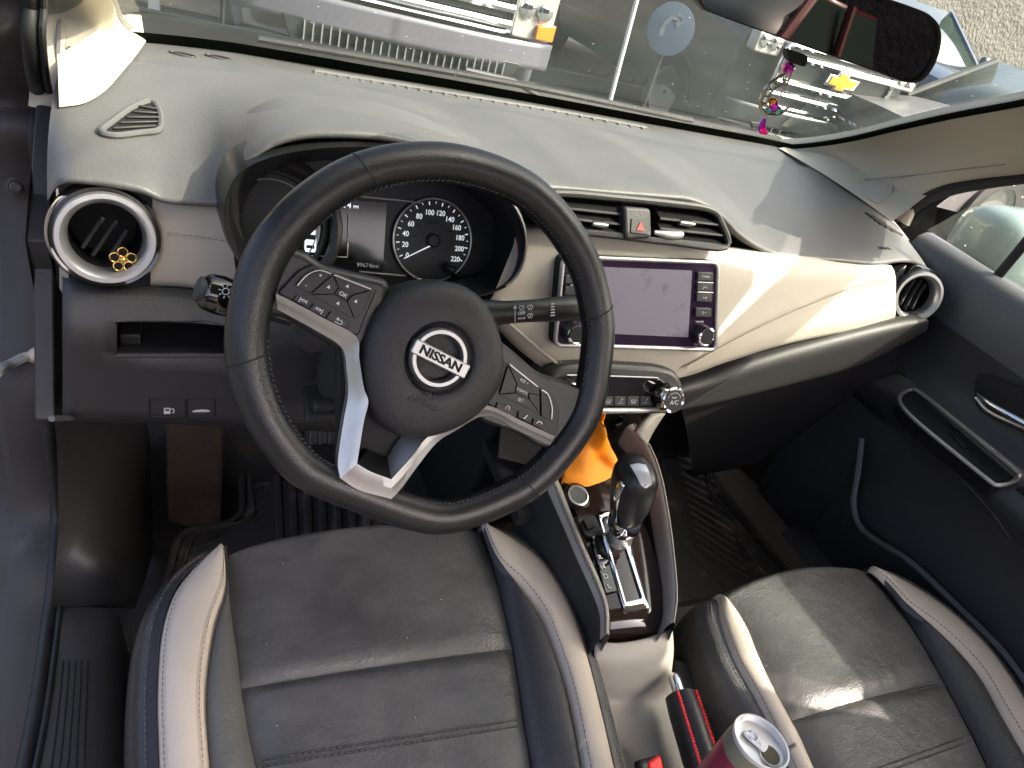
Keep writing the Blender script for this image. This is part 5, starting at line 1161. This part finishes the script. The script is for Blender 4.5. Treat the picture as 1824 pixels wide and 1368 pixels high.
# switch plate with silver outline, lying on the armrest
apn = V(-.35, -.02, .94).normalized(); apc = at(1705, 780, X=.668)
def aa(px, py, h=0): return at(px, py, pl=(apc+apn*h, apn))
spx = [(1602, 712), (1606, 702), (1622, 694), (1640, 700), (1720, 765), (1806, 836), (1812, 850), (1800, 860), (1778, 864), (1762, 856), (1700, 806), (1640, 757), (1610, 728)]
spl = slab('switch_plate', crom([aa(*q_, .006) for q_ in spx], 60, True), apn, .035, 'darkgl', dr, bevel=.001)
tube('silver_outline', crom([aa(*q_, .007) for q_ in spx], 60, True), .0038, 'silver', dr, closed=True, n=8)
ws_ = slab('window_switch', [aa(*q_, .010) for q_ in ((1693, 770), (1704, 766), (1727, 792), (1716, 797))], apn, .006, 'button', spl, bevel=.0015)
slab('switch_well', [aa(*q_, .0066) for q_ in ((1674, 760), (1690, 760), (1704, 772), (1690, 772))], apn, .001, 'black', spl, bevel=0)
tube('armrest_seam', [aT.ray_cast(CAM, ray(*q_).normalized())[0] or at(*q_, X=.65) for q_ in ((1590, 720), (1640, 780), (1700, 840), (1760, 905), (1800, 960))], .002, 'padlow', dr, n=6, samples=20)
cup = [at(*q_, X=.665) for q_ in ((1800, 880), (1824, 868), (1870, 900), (1850, 930), (1815, 915))]
slab('pull_cup', crom(cup, 24, True), V(-1, 0, .3), .01, 'black', dr, bevel=0)
# inner handle
hp = slab('handle_recess', crom([at(*q_, X=.688) for q_ in ((1735, 700), (1745, 668), (1790, 680), (1860, 715), (1870, 790), (1800, 760), (1745, 730))], 40, True), V(-1, 0, 0), .004, 'black', dr, bevel=0)
tube('door_handle', [at(1742, 702, X=.680), at(1770, 722, X=.672), at(1824, 752, X=.670), at(1870, 778, X=.672)], [.004, .007, .008, .008], 'chrome', dr, n=12, samples=20, up=V(0, 0, 1), flat=.7)
tube('handle_bezel', [at(1738, 708, X=.684), at(1760, 732, X=.684), at(1800, 752, X=.684), at(1830, 765, X=.684)], .0035, 'silver', dr, n=8, samples=16)
# map pocket lip
mp = [at(*q_, X=.655) for q_ in ((1535, 780), (1528, 840), (1520, 895), (1530, 935), (1560, 962), (1620, 1000), (1700, 1075), (1780, 1155), (1830, 1220))]
loft('map_pocket', [mp, [p+V(.02, -.01, -.10) for p in mp], [p+V(.03, -.01, -.26) for p in mp]], 'doordark', dr, nu=30, nv=10); tube('pocket_lip', mp, .006, 'doorgrey', dr, samples=40, n=8)
# window frame, glass run and quarter bar
tube('window_seal', [at(1605, 400, X=.715), at(1640, 360, X=.713), at(1690, 335, X=.712), at(1760, 322, X=.71), at(1850, 312, X=.70), at(1990, 300, X=.69)], [.010, .014, .016, .014, .012, .012], 'rubber', dr, n=10, samples=30)
loft('sail_panel', [[at(1612, 400, X=.718), at(1650, 352, X=.718), at(1700, 330, X=.718), at(1740, 324, X=.717)], [at(1632, 402, X=.722), at(1668, 368, X=.722), at(1705, 342, X=.722), at(1740, 328, X=.720)]], 'dark', dr, nu=14)
tube('quarter_bar', [at(1770, 500, X=.728), at(1824, 435, X=.728), at(1900, 340, X=.72)], .009, 'rubber', dr, n=10, samples=10, up=V(1, 0, 0), flat=.5)
gm2 = gm.copy(); gm2.name = 'side_glass'
for nd_ in gm2.node_tree.nodes:
    if nd_.type == 'MAP_RANGE': nd_.inputs[3].default_value = .02; nd_.inputs[4].default_value = .05
    if nd_.type == 'BSDF_TRANSPARENT': nd_.inputs[0].default_value = (.60, .65, .61, 1)
M['sglass'] = gm2
mk('window_glass', [(.742, .34, .77), (.742, -.56, .77), (.69, -.56, 1.09), (.69, .0, 1.06), (.715, .22, .93)], [(0, 1, 2, 3, 4)], 'sglass', dr)
grid('door_skin', [[V(.79, .60, .75), V(.79, -1.3, .75)], [V(.80, .60, .4), V(.80, -1.3, .4)], [V(.78, .60, -.15), V(.78, -1.3, -.15)]], 'dark', dr)  # unseen outer skin, added to stop sun reaching the passenger sill
# dark lower footwell side
tag(loft('footwell_side', [[V(.72, .30, .75), V(.72, .6, .7), V(.70, .85, .6)], [V(.71, .30, .1), V(.71, .6, .05), V(.69, .85, .0)]], 'dark', nu=8), kind='structure')
tag(loft('passenger_sill', [[at(1425, 930, X=.70), at(1490, 985, X=.70), at(1560, 1080, X=.70)], [at(1405, 940, X=.66), at(1455, 1000, X=.66), at(1525, 1090, X=.66)], [at(1390, 950, X=.64), at(1440, 1010, X=.64), at(1505, 1100, X=.64)]], 'padlow', nu=12, nv=12), kind='structure')

# ================================================================ REAR VIEW MIRROR AND CHARM
mc = at(1455, 45, Y=-.03); mr = thing('rear_view_mirror', mc, 'black framed rear view mirror hanging at the top of the windscreen', 'mirror')
mnrm = (CAM-mc).normalized()*.60+V(.04, -.72, .0).normalized()*.5; mnrm.normalize()
def am(px, py, h=0): return at(px, py, pl=(mc+mnrm*h, mnrm))
mpx = [(1236, -14), (1244, 10), (1270, 25), (1430, 82), (1560, 128), (1610, 146), (1640, 144), (1662, 118), (1674, 84), (1674, 52), (1660, 30), (1625, 12), (1470, -40), (1330, -88), (1260, -90), (1240, -60)]
shell = crom([am(*q_) for q_ in mpx], 72, True); scen = sum(shell, V(0, 0, 0))/72
gl_ = [scen+(p-scen)*.945+mnrm*.0005 for p in shell]
grid('mirror_shell', [gl_, [scen+(p-scen)*.955+mnrm*.004 for p in shell], [scen+(p-scen)*.985+mnrm*.004 for p in shell], shell, [p-mnrm*.012 for p in shell], [scen+(p-scen)*.9-mnrm*.03 for p in shell], [scen+(p-scen)*.5-mnrm*.042 for p in shell]], 'darkgl', mr, cu=True, cap=False, sharp=60)
slab('mirror_glass', gl_, mnrm, .002, mat('mirror_silvering', (.075, .072, .067), .015, 1), mr, bevel=0)
sg = [am(*q_, .004) for q_ in ((1402, 88), (1442, 100), (1436, 121), (1404, 110))]
slab('mirror_tab', rpoly([p for p in sg], .004), mnrm, .014, 'black', mr, bevel=.003)
# charm on a thread
ch = thing('hanging_charm', am(1380, 180), 'silver crescent moon charm with iridescent beads hanging from the mirror', 'ornament')
def iri(nm, a, b_):
    m_ = mat(nm, a, .12, .75, var=(130, .5), coat=.8); return m_
M['irip'] = iri('magenta_crystal', (.85, .03, .60), 0); M['iriv'] = iri('violet_crystal', (.32, .01, .60), 0); M['irio'] = iri('amber_crystal', (.9, .35, .02), 0); M['irig'] = iri('aqua_crystal', (.15, .7, .55), 0)
M['pewter'] = mat('pewter', (.45, .42, .36), .25, .95, var=(160, .35))
chn = mnrm; chx = (am(1400, 180)-am(1380, 180)).normalized(); chy = chn.cross(chx)
def ach(px, py, h=0): return at(px, py, pl=(am(1380, 180)+chn*h, chn))
def bead(px, py, r_, mt_, n=6, parent=ch, nm='bead'):
    c = ach(px, py); a_ = V(.2, -.3, 1)
    return lathe(nm, [(.0003, -r_), (r_*.75, -r_*.6), (r_, 0), (r_*.75, r_*.6), (r_*.0003, r_)], c, a_, mt_, parent, n=n, cap=False, sharp=5)
bead(1404, 121, .0052, 'irip', 7); bead(1412, 121, .0026, 'chrome', 8)
bead(1376, 181, .0040, 'irio', 6); bead(1378, 190, .0050, 'irip', 6); bead(1370, 196, .0034, 'irig', 6); bead(1385, 197, .0040, 'irig', 6)
tube('chain', [ach(1407, 126), ach(1400, 138), ach(1396, 150), ach(1388, 175), ach(1380, 188)], .0007, 'pewter', ch, n=6, samples=20)
for t_ in range(8): bead(1411-t_*1.2, 126+t_*3.2, .0011, 'pewter', 6, nm='chain_link')
oc = [(1400, 130), (1385, 139), (1370, 150), (1359, 166), (1354, 183), (1358, 197), (1368, 204), (1384, 205), (1398, 198), (1409, 187)]
icr = [(1402, 142), (1392, 150), (1380, 158), (1371, 168), (1366, 180), (1367, 190), (1374, 197), (1386, 200), (1398, 195), (1409, 187)]
O_, I_ = crom([ach(*q_) for q_ in oc], 40), crom([ach(*q_) for q_ in icr], 40)
moon = tube('crescent_edge', O_, [.0010, .0016, .0016, .0014, .0005], 'pewter', ch, n=8); tube('crescent_edge', I_, [.0008, .0011, .0011, .0010, .0005], 'pewter', ch, n=8)
for i in range(1, 36, 2): tube('filigree', [O_[i], I_[min(39, i+(2 if i % 4 == 1 else -1))]], .0006, 'pewter', moon, n=5)
grid('crescent_tip', [[O_[i]-chn*.001 for i in range(27, 40)], [I_[i]-chn*.001 for i in range(27, 40)]], 'pewter', moon, solid=.001)
tube('filigree', [ach(1395, 140), ach(1401, 150), ach(1390, 156), ach(1399, 158)], .0007, 'pewter', moon, n=5)
cpx = [(1362, 210), (1354, 220), (1351, 232), (1355, 240), (1364, 241), (1371, 238), (1366, 232), (1364, 222), (1367, 213)]
cm = slab('crescent_crystal', [ach(*q_, .002) for q_ in cpx], chn, .004, 'iriv', ch, bevel=.0012); slab('crystal_facet', [ach(*q_, .0028) for q_ in ((1353, 230), (1364, 228), (1368, 238), (1362, 240), (1356, 239))], chn, .001, 'irip', cm, bevel=0)
tube('chain', [ach(1368, 203), ach(1366, 211)], .0007, 'pewter', ch, n=6)
# flower clip on the left vent
fc = at(219.5, 463, pl=(cL+V(.10, -1, .30).normalized()*.004, V(.10, -1, .30).normalized())); fn_ = V(.10, -1, .30).normalized(); fx, fy, _ = frame3(fn_)
fl = thing('flower_clip', fc, 'small black and gold flower clip on the left round air vent', 'clip')
for k_ in range(5):
    a_ = rad(90+72*k_); c = fc+(fx*math.cos(a_)+fy*math.sin(a_))*.0078
    r_ = [c+(fx*math.cos(t)+fy*math.sin(t))*.0046 for t in np.linspace(0, 2*math.pi, 17)[:-1]]
    pt = slab('petal', r_, fn_, .0015, 'piano', fl, bevel=0); tube('petal_rim', r_, .0007, 'gold', pt, closed=True, n=6)
lathe('flower_centre', [(.0032, -.001), (.0028, .001), (.0016, .0022), (.0002, .0025)], fc, fn_, 'gold', fl, n=16, cap=False)
# ================================================================ OUTSIDE
M['own'] = mat('own_bonnet_paint', (.10, .095, .09), .2, .5, coat=.6)
rows = []
for i in range(12):
    t = i/11; y_ = .80+.95*t; rows.append([V(x_, y_-.10*(x_/.8)**2, .725-.02*t-.14*t*t-.05*(x_/.8)**2+.018*math.exp(-((abs(x_)-.55)/.12)**2)) for x_ in np.linspace(-.82, .82, 33)])
own = thing('bonnet', V(0, 1.3, .3), 'dark bonnet of this car seen low through the windscreen', 'car bonnet'); grid('bonnet_skin', rows, 'own', own, solid=.01)
rows = [[V(x_, float(np.interp(x_, bx, by))+dy, z_) for x_ in np.linspace(-.75, .75, 20)] for dy, z_ in ((.03, .74), (.06, .752), (.10, .735), (.16, .71))]
grid('cowl', rows, 'dark', own)
wp = thing('wiper_blade', V(.2, .75, .77), 'thin black wiper resting at the foot of the windscreen', 'wiper')
tube('blade', [V(-.45, .685, .800), V(.0, .715, .803), V(.42, .735, .797)], .006, 'rubber', wp, n=8, samples=20); tube('arm', [V(.1, .78, .77), V(.0, .74, .803), V(-.1, .725, .808)], .005, 'dark', wp, n=8)

M['twhite'] = mat('silver_truck_paint', (.115, .115, .14), .25, coat=.6); M['tgrey'] = mat('grey_truck_paint', (.30, .31, .32), .25, .4, coat=.6); M['tdark'] = mat('dark_truck_paint', (.035, .042, .040), .22, .2, coat=.6)
M['tblue'] = mat('blue_car_paint', (.035, .065, .13), .2, .4, coat=.8); M['tred'] = mat('red_car_paint', (.22, .03, .03), .25, .2, coat=.8); M['tdusty'] = mat('dusty_car_paint', (.11, .11, .11), .5, .2, dirt=(5, .5, (.2, .18, .16))); M['tsilver'] = mat('silver_car_paint', (.34, .34, .34), .3, .5, coat=.5)
M['grille'] = mat('black_grille', (.018, .022, .022), .45); M['lens'] = mat('lamp_lens', (.45, .46, .43), .08, .3, coat=1, var=(9, .25)); M['amber'] = mat('amber_lens', (.9, .20, .01), .25, coat=.6)
M['carglass'] = mat('car_glass', (.05, .075, .065), .05, spec=.9, coat=1); M['tyre'] = mat('tyre', (.03, .028, .026), .8, dirt=(7, .55, (.10, .08, .06))); M['goldbadge'] = mat('gold_badge', (.85, .48, .05), .3, .6)
M['beigewall'] = mat('beige_wall', (.52, .46, .40), .85, var=(3, .1)); M['concrete'] = mat('rough_concrete', (.16, .148, .135), .9, bump=('n', 14, .9, .06), var=(5, .3)); M['whitemetal'] = mat('white_metal', (.75, .75, .74), .35)
def wheel_(par, c, r_=.37, w_=.24, ax=V(1, 0, 0)):
    wl = lathe('wheel', [(r_*.62, -w_/2), (r_*.93, -w_/2), (r_, -w_*.35), (r_, w_*.35), (r_*.93, w_/2), (r_*.62, w_/2)], c, ax, 'tyre', par, n=36, cap=False)
    lathe('rim', [(r_*.62, -w_*.45), (r_*.5, -w_*.35), (.02, -w_*.4)], c, ax, 'tsilver', wl, n=36, cap=False); lathe('rim', [(r_*.62, w_*.45), (r_*.5, w_*.35), (.02, w_*.4)], c, ax, 'tsilver', wl, n=36, cap=False)
def truck(name, label, cat, xc, yf, wd, paint, H, bars, badge=None, hgt=1.0, slats=26):
    """vehicle facing the camera; H heights above ground"""
    t_ = thing(name, V(xc, yf+1, Zg), label, cat, 'vehicles parked opposite')
    hw = wd/2; g = Zg
    def sec(y, zb, zt, k=1.0, n=13): 
        return [V(xc+hw*k*u, yf+y+.10*abs(u)**3, z) for u, z in [(-.97, zb), (-1, zb+.12), (-1, zt-.16), (-.93, zt-.04), (-.8, zt), (-.4, zt+.03), (0, zt+.035), (.4, zt+.03), (.8, zt), (.93, zt-.04), (1, zt-.16), (1, zt-.5*(zt-zb)), (.97, zb)]]
    grid('body', [sec(.06, g+.42, g+H['hood']-.12, .96), sec(.10, g+.36, g+H['hood']-.03), sec(.5, g+.34, g+H['hood']), sec(1.25, g+.34, g+H['hood']+.08), sec(1.5, g+.34, g+H['hood']+.09), sec(4.6, g+.34, g+H['hood']+.06)], paint, t_, cap=True, sharp=40)
    zc0, zc1 = g+H['hood']+.06, g+H['roof']
    cab = [[V(xc+hw*.88*u, yf+1.25, zc0) for u in (-1, -.5, 0, .5, 1)], [V(xc+hw*.72*u, yf+2.0, zc1) for u in (-1, -.5, 0, .5, 1)], [V(xc+hw*.72*u, yf+3.4, zc1) for u in (-1, -.5, 0, .5, 1)], [V(xc+hw*.88*u, yf+3.7, zc0) for u in (-1, -.5, 0, .5, 1)]]
    cb = grid('cab_roof', [cab[1], cab[2]], paint, t_, solid=.05); grid('windscreen', cab[:2], 'carglass', t_, solid=.01)
    for s_ in (-1, 1):
        mk('side_window', [V(xc+s_*hw*.885, yf+1.3, zc0), V(xc+s_*hw*.725, yf+2.0, zc1-.02), V(xc+s_*hw*.725, yf+3.4, zc1-.02), V(xc+s_*hw*.885, yf+3.7, zc0)], [(0, 1, 2, 3)], 'carglass', t_)
        tube('roof_pillar', [V(xc+s_*hw*.89, yf+1.25, zc0), V(xc+s_*hw*.73, yf+2.0, zc1)], .035, paint, t_, n=8); tube('roof_pillar', [V(xc+s_*hw*.80, yf+2.55, zc1), V(xc+s_*hw*.89, yf+2.55, zc0)], .035, paint, t_, n=8)
        box('side_mirror', V(xc+s_*(hw+.14), yf+1.45, zc0+.10), V(1, 0, 0), V(0, 1, 0), V(0, 0, 1), (.20, .10, .20), paint, t_, bevel=.04, bseg=3)
        wheel_(t_, V(xc+s_*(hw-.10), yf+.95, g+.38)); wheel_(t_, V(xc+s_*(hw-.10), yf+3.9, g+.38))
        # head lamp
        lx = xc+s_*hw*.83; z0_, z1_ = g+H['lamp0'], g+H['lamp1']
        hl = slab('headlight', rpoly([V(lx-.15, yf+.02, z1_), V(lx+.15, yf+.05, z1_), V(lx+.15, yf+.05, z0_), V(lx-.15, yf+.02, z0_)], .03), V(0, -1, 0), .12, 'lens', t_, bevel=.015)
        for k_ in (-.07, .05): lathe('lamp_bowl', [(.055, 0), (.05, .006), (.02, .012), (.001, .012)], V(lx+k_, yf+.018, (z0_+z1_)/2+.02), V(0, -1, 0), 'chrome', hl, n=20, cap=False)
        if H.get('amber'): slab('marker_lamp', [V(lx+s_*.02, yf+.0, z0_+.10), V(lx+s_*.16, yf+.03, z0_+.12), V(lx+s_*.16, yf+.03, z0_+.02), V(lx+s_*.02, yf+.0, z0_+.02)], V(0, -1, 0), .03, 'amber', hl, bevel=.006)
    gx0, gx1 = xc-hw*.66, xc+hw*.66; z0_, z1_ = g+H['gr0'], g+H['gr1']
    gr = slab('grille', rpoly([V(gx0, yf+.03, z1_), V(gx1, yf+.03, z1_), V(gx1, yf+.03, z0_), V(gx0, yf+.03, z0_)], .04), V(0, -1, 0), .06, 'grille', t_, bevel=.01)
    tube('grille_surround', rpoly([V(gx0, yf+.02, z1_), V(gx1, yf+.02, z1_), V(gx1, yf+.02, z0_), V(gx0, yf+.02, z0_)], .05), .022, 'chrome', t_, closed=True, n=8)
    for zf in bars: tube('grille_bar', [V(gx0, yf+.015, g+zf), V(xc, yf-.015, g+zf), V(gx1, yf+.015, g+zf)], .026, 'chrome', gr, n=8, samples=12, up=V(0, 0, 1), flat=1.2)
    # bumper with a lower grille of upright slats
    bmz0, bmz1 = g+H['bm0'], g+H['bm1']
    grid('bumper', [[V(xc+hw*1.02*u, yf-.10+.16*abs(u)**3, z_+dz_) for u in np.linspace(-1, 1, 17)] for z_, dz_ in ((bmz1, .03), (bmz1, 0), (bmz1-.10, 0), (bmz1-.11, -.02))], paint if H.get('bpaint') else 'chrome', t_, solid=.03)
    slab('lower_grille', [V(gx0-.1, yf-.06, bmz1-.10), V(gx1+.1, yf-.06, bmz1-.10), V(gx1+.05, yf-.06, bmz0+.06), V(gx0-.05, yf-.06, bmz0+.06)], V(0, -1, 0), .04, 'grille', t_, bevel=.005)
    for i in range(slats):
        x_ = gx0+.02+(gx1-gx0-.04)*i/(slats-1); box('grille_slat', V(x_, yf-.075, (bmz1-.11+bmz0+.07)/2), V(1, 0, 0), V(0, 1, 0), V(0, 0, 1), (.008, .03, bmz1-.11-bmz0-.07), 'tgrey', t_, bevel=0)
    grid('valance', [[V(xc+hw*.98*u, yf-.09+.16*abs(u)**3, z_) for u in np.linspace(-1, 1, 17)] for z_ in (bmz0+.06, g+.22)], 'grille', t_, solid=.03)
    if badge:
        bz = g+badge; s_ = .105; P = [(-1.5, -.36), (-.5, -.36), (-.62, -.72), (.62, -.72), (.5, -.36), (1.5, -.36), (1.75, .36), (.62, .36), (.5, .72), (-.5, .72), (-.62, .36), (-1.35, .36)]
        b0_ = slab('badge', [V(xc+u*s_*1.12, yf-.045, bz+v*s_*1.14) for u, v in P], V(0, -1, 0), .03, 'chrome', gr, bevel=.004); slab('badge', [V(xc+u*s_*.92, yf-.055, bz+v*s_*.86) for u, v in P], V(0, -1, 0), .02, 'goldbadge', gr, bevel=.003)
    return t_
truck('pickup_truck', 'silver pickup truck with wide chrome grille straight ahead of the windscreen', 'pickup truck', .72, 4.0, 1.92, 'twhite', dict(hood=1.16, roof=1.9, lamp0=.75, lamp1=1.06, gr0=.765, gr1=1.07, bm0=.44, bm1=.72, amber=1, bpaint=1), (.82, .91, 1.0))
truck('pickup_truck', 'dark pickup truck with gold badge on chrome bars, seen below the mirror', 'pickup truck', 4.62, 4.45, 2.02, 'tdark', dict(hood=1.22, roof=1.9, lamp0=.98, lamp1=1.14, gr0=.62, gr1=1.10, bm0=.36, bm1=.58, bpaint=1), (.72, .82, 1.02), badge=.93, slats=14)
truck('parked_suv', 'dark blue parked car right of the gold badged truck', 'car', 7.75, 4.9, 1.9, 'tblue', dict(hood=1.16, roof=1.75, lamp0=.82, lamp1=.98, gr0=.62, gr1=.95, bm0=.36, bm1=.56, bpaint=1), (.78,), slats=10)
# blue round sign on a slim post between the trucks, and the bare pole
sp_ = at(1194, 52, Y=4.1); sgn = thing('road_sign', V(sp_.x, sp_.y, Zg), 'round blue sign with white mark between the two pickup trucks', 'sign')
lathe('sign_disc', [(.17, -.01), (.17, .01), (.16, .012), (.001, .012)], sp_, V(-.3, -1, .05), mat('sign_blue', (.028, .05, .085), .5), sgn, n=40)
strokes('sign_mark', [[(-.3, -.5), (-.35, .1), (-.1, .45), (.3, .45)], [(.05, .6), (.35, .45), (.15, .2)]], .03, sp_+V(-.3, -1, .05).normalized()*.014, V(1, -.3, 0), V(0, 0, 1), .17, mat('sign_print', (.09, .11, .14), .6), sgn); tube('sign_post', [V(sp_.x+.02, sp_.y+.03, Zg), V(sp_.x+.02, sp_.y+.03, sp_.z-.05)], .02, 'grille', sgn, n=10)
p0, p1 = at(1086, 182, Y=3.2), at(1142, -30, Y=3.2); pol = thing('metal_pole', V(p0.x, p0.y, Zg), 'thin white metal pole standing between the two pickup trucks', 'pole')
tube('pole_shaft', [V(p0.x-.005, p0.y, Zg), p0, p1, p1+(p1-p0)], .013, 'whitemetal', pol, n=10)
lathe('pole_foot', [(.10, 0), (.10, .012), (.03, .02), (.03, .10)], V(p0.x-.005, p0.y, Zg), V(0, 0, 1), 'whitemetal', pol, n=20)
# beige gate post and wall on the left
wl_ = thing('boundary_wall', V(-.6, 6.4, Zg), 'beige wall with white corner post at the left of the windscreen', 'wall')
box('wall_panel', V(-2.6, 6.6, .9), V(1, 0, 0), V(0, 1, 0), V(0, 0, 1), (4.9, .2, 2.56), 'beigewall', wl_, bevel=.01); box('corner_post', at(275, 20, Y=6.3)*1.0+V(0, 0, .9), V(1, 0, 0), V(0, 1, 0), V(0, 0, 1), (.09, .12, 2.4), 'whitemetal', wl_, bevel=.01)
# concrete wall at the back
cw = thing('concrete_wall', V(8, 11, Zg), 'rough concrete wall rising behind the parked vehicles', 'wall')
rng = np.random.RandomState(5); rows = []
for i in range(14): rows.append([V(-6+i2*.6, 11.5+rng.uniform(-.05, .05), Zg+i*.30) for i2 in range(56)])
grid('wall_face', rows, 'concrete', cw)
box('wall_footing', V(10.5, 11.3, Zg+.1), V(1, 0, 0), V(0, 1, 0), V(0, 0, 1), (33, .3, .2), 'concrete', cw, bevel=.02)
# red car behind, seen in the rear view mirror
rc = truck('red_car', 'red car standing behind, seen only in the rear view mirror', 'car', 0, 0, 1.8, 'tred', dict(hood=1.0, roof=1.62, lamp0=.66, lamp1=.82, gr0=.5, gr1=.7, bm0=.3, bm1=.5, bpaint=1), (.6,), slats=8)
del rc['group']; rc.rotation_euler.z = rad(200); rc.location = (-1.25, -4.3, Zg)
bw_ = thing('mirror_backdrop_wall', V(0, -10, Zg), 'tall wall added behind the car to keep sky out of the rear view mirror', 'wall')  # added wall, darkens the mirror that would otherwise reflect bright sky
box('wall_panel', V(0, -10, Zg+1.6), V(1, 0, 0), V(0, 1, 0), V(0, 0, 1), (24, .2, 3.2), 'concrete', bw_, bevel=.02); box('wall_coping', V(0, -10, Zg+3.25), V(1, 0, 0), V(0, 1, 0), V(0, 0, 1), (24, .3, .1), 'concrete', bw_, bevel=.02)
# dusty grey car standing side on, its front wheel seen through the passenger window
c4 = truck('parked_car', 'dusty grey car side on, its wheel seen through the passenger window', 'car', 0, 0, 1.72, 'tdusty', dict(hood=.86, roof=1.42, lamp0=.60, lamp1=.74, gr0=.5, gr1=.66, bm0=.25, bm1=.44, bpaint=1), (.58,), slats=8)
del c4['group']; c4.rotation_euler.z = -math.pi/2; c4.location = (5.75, 4.10, Zg)
d_ = (mc-CAM).normalized(); rd = d_-mnrm*(2*d_.dot(mnrm)); print('MIRROR', mc, rd)
# own door mirror
dm = thing('door_mirror', at(1790, 520, X=.86), 'pale green tinted door mirror outside the passenger window', 'door mirror')
M['mirshell'] = mat('mirror_shell_paint', (.20, .27, .26), .35, .1, coat=.6)
mcn = at(1815, 455, X=.90)
rows = []
for s_, x_ in ((.2, -.05), (.75, -.045), (.95, -.02), (1.0, .02), (.93, .09), (.6, .15), (.1, .17)):
    rows.append([mcn+V(.03+.125*s_*math.copysign(abs(math.cos(t))**.5, math.cos(t)), x_*.8, .075*s_*math.copysign(abs(math.sin(t))**.5, math.sin(t))) for t in np.linspace(0, 2*math.pi, 33)[:-1]])
grid('mirror_housing', rows, 'mirshell', dm, cu=True, cap=True, sharp=180); tube('mirror_foot', [mcn+V(-.08, .02, -.06), mcn+V(-.16, .02, -.10)], .03, 'darkgl', dm, n=10)
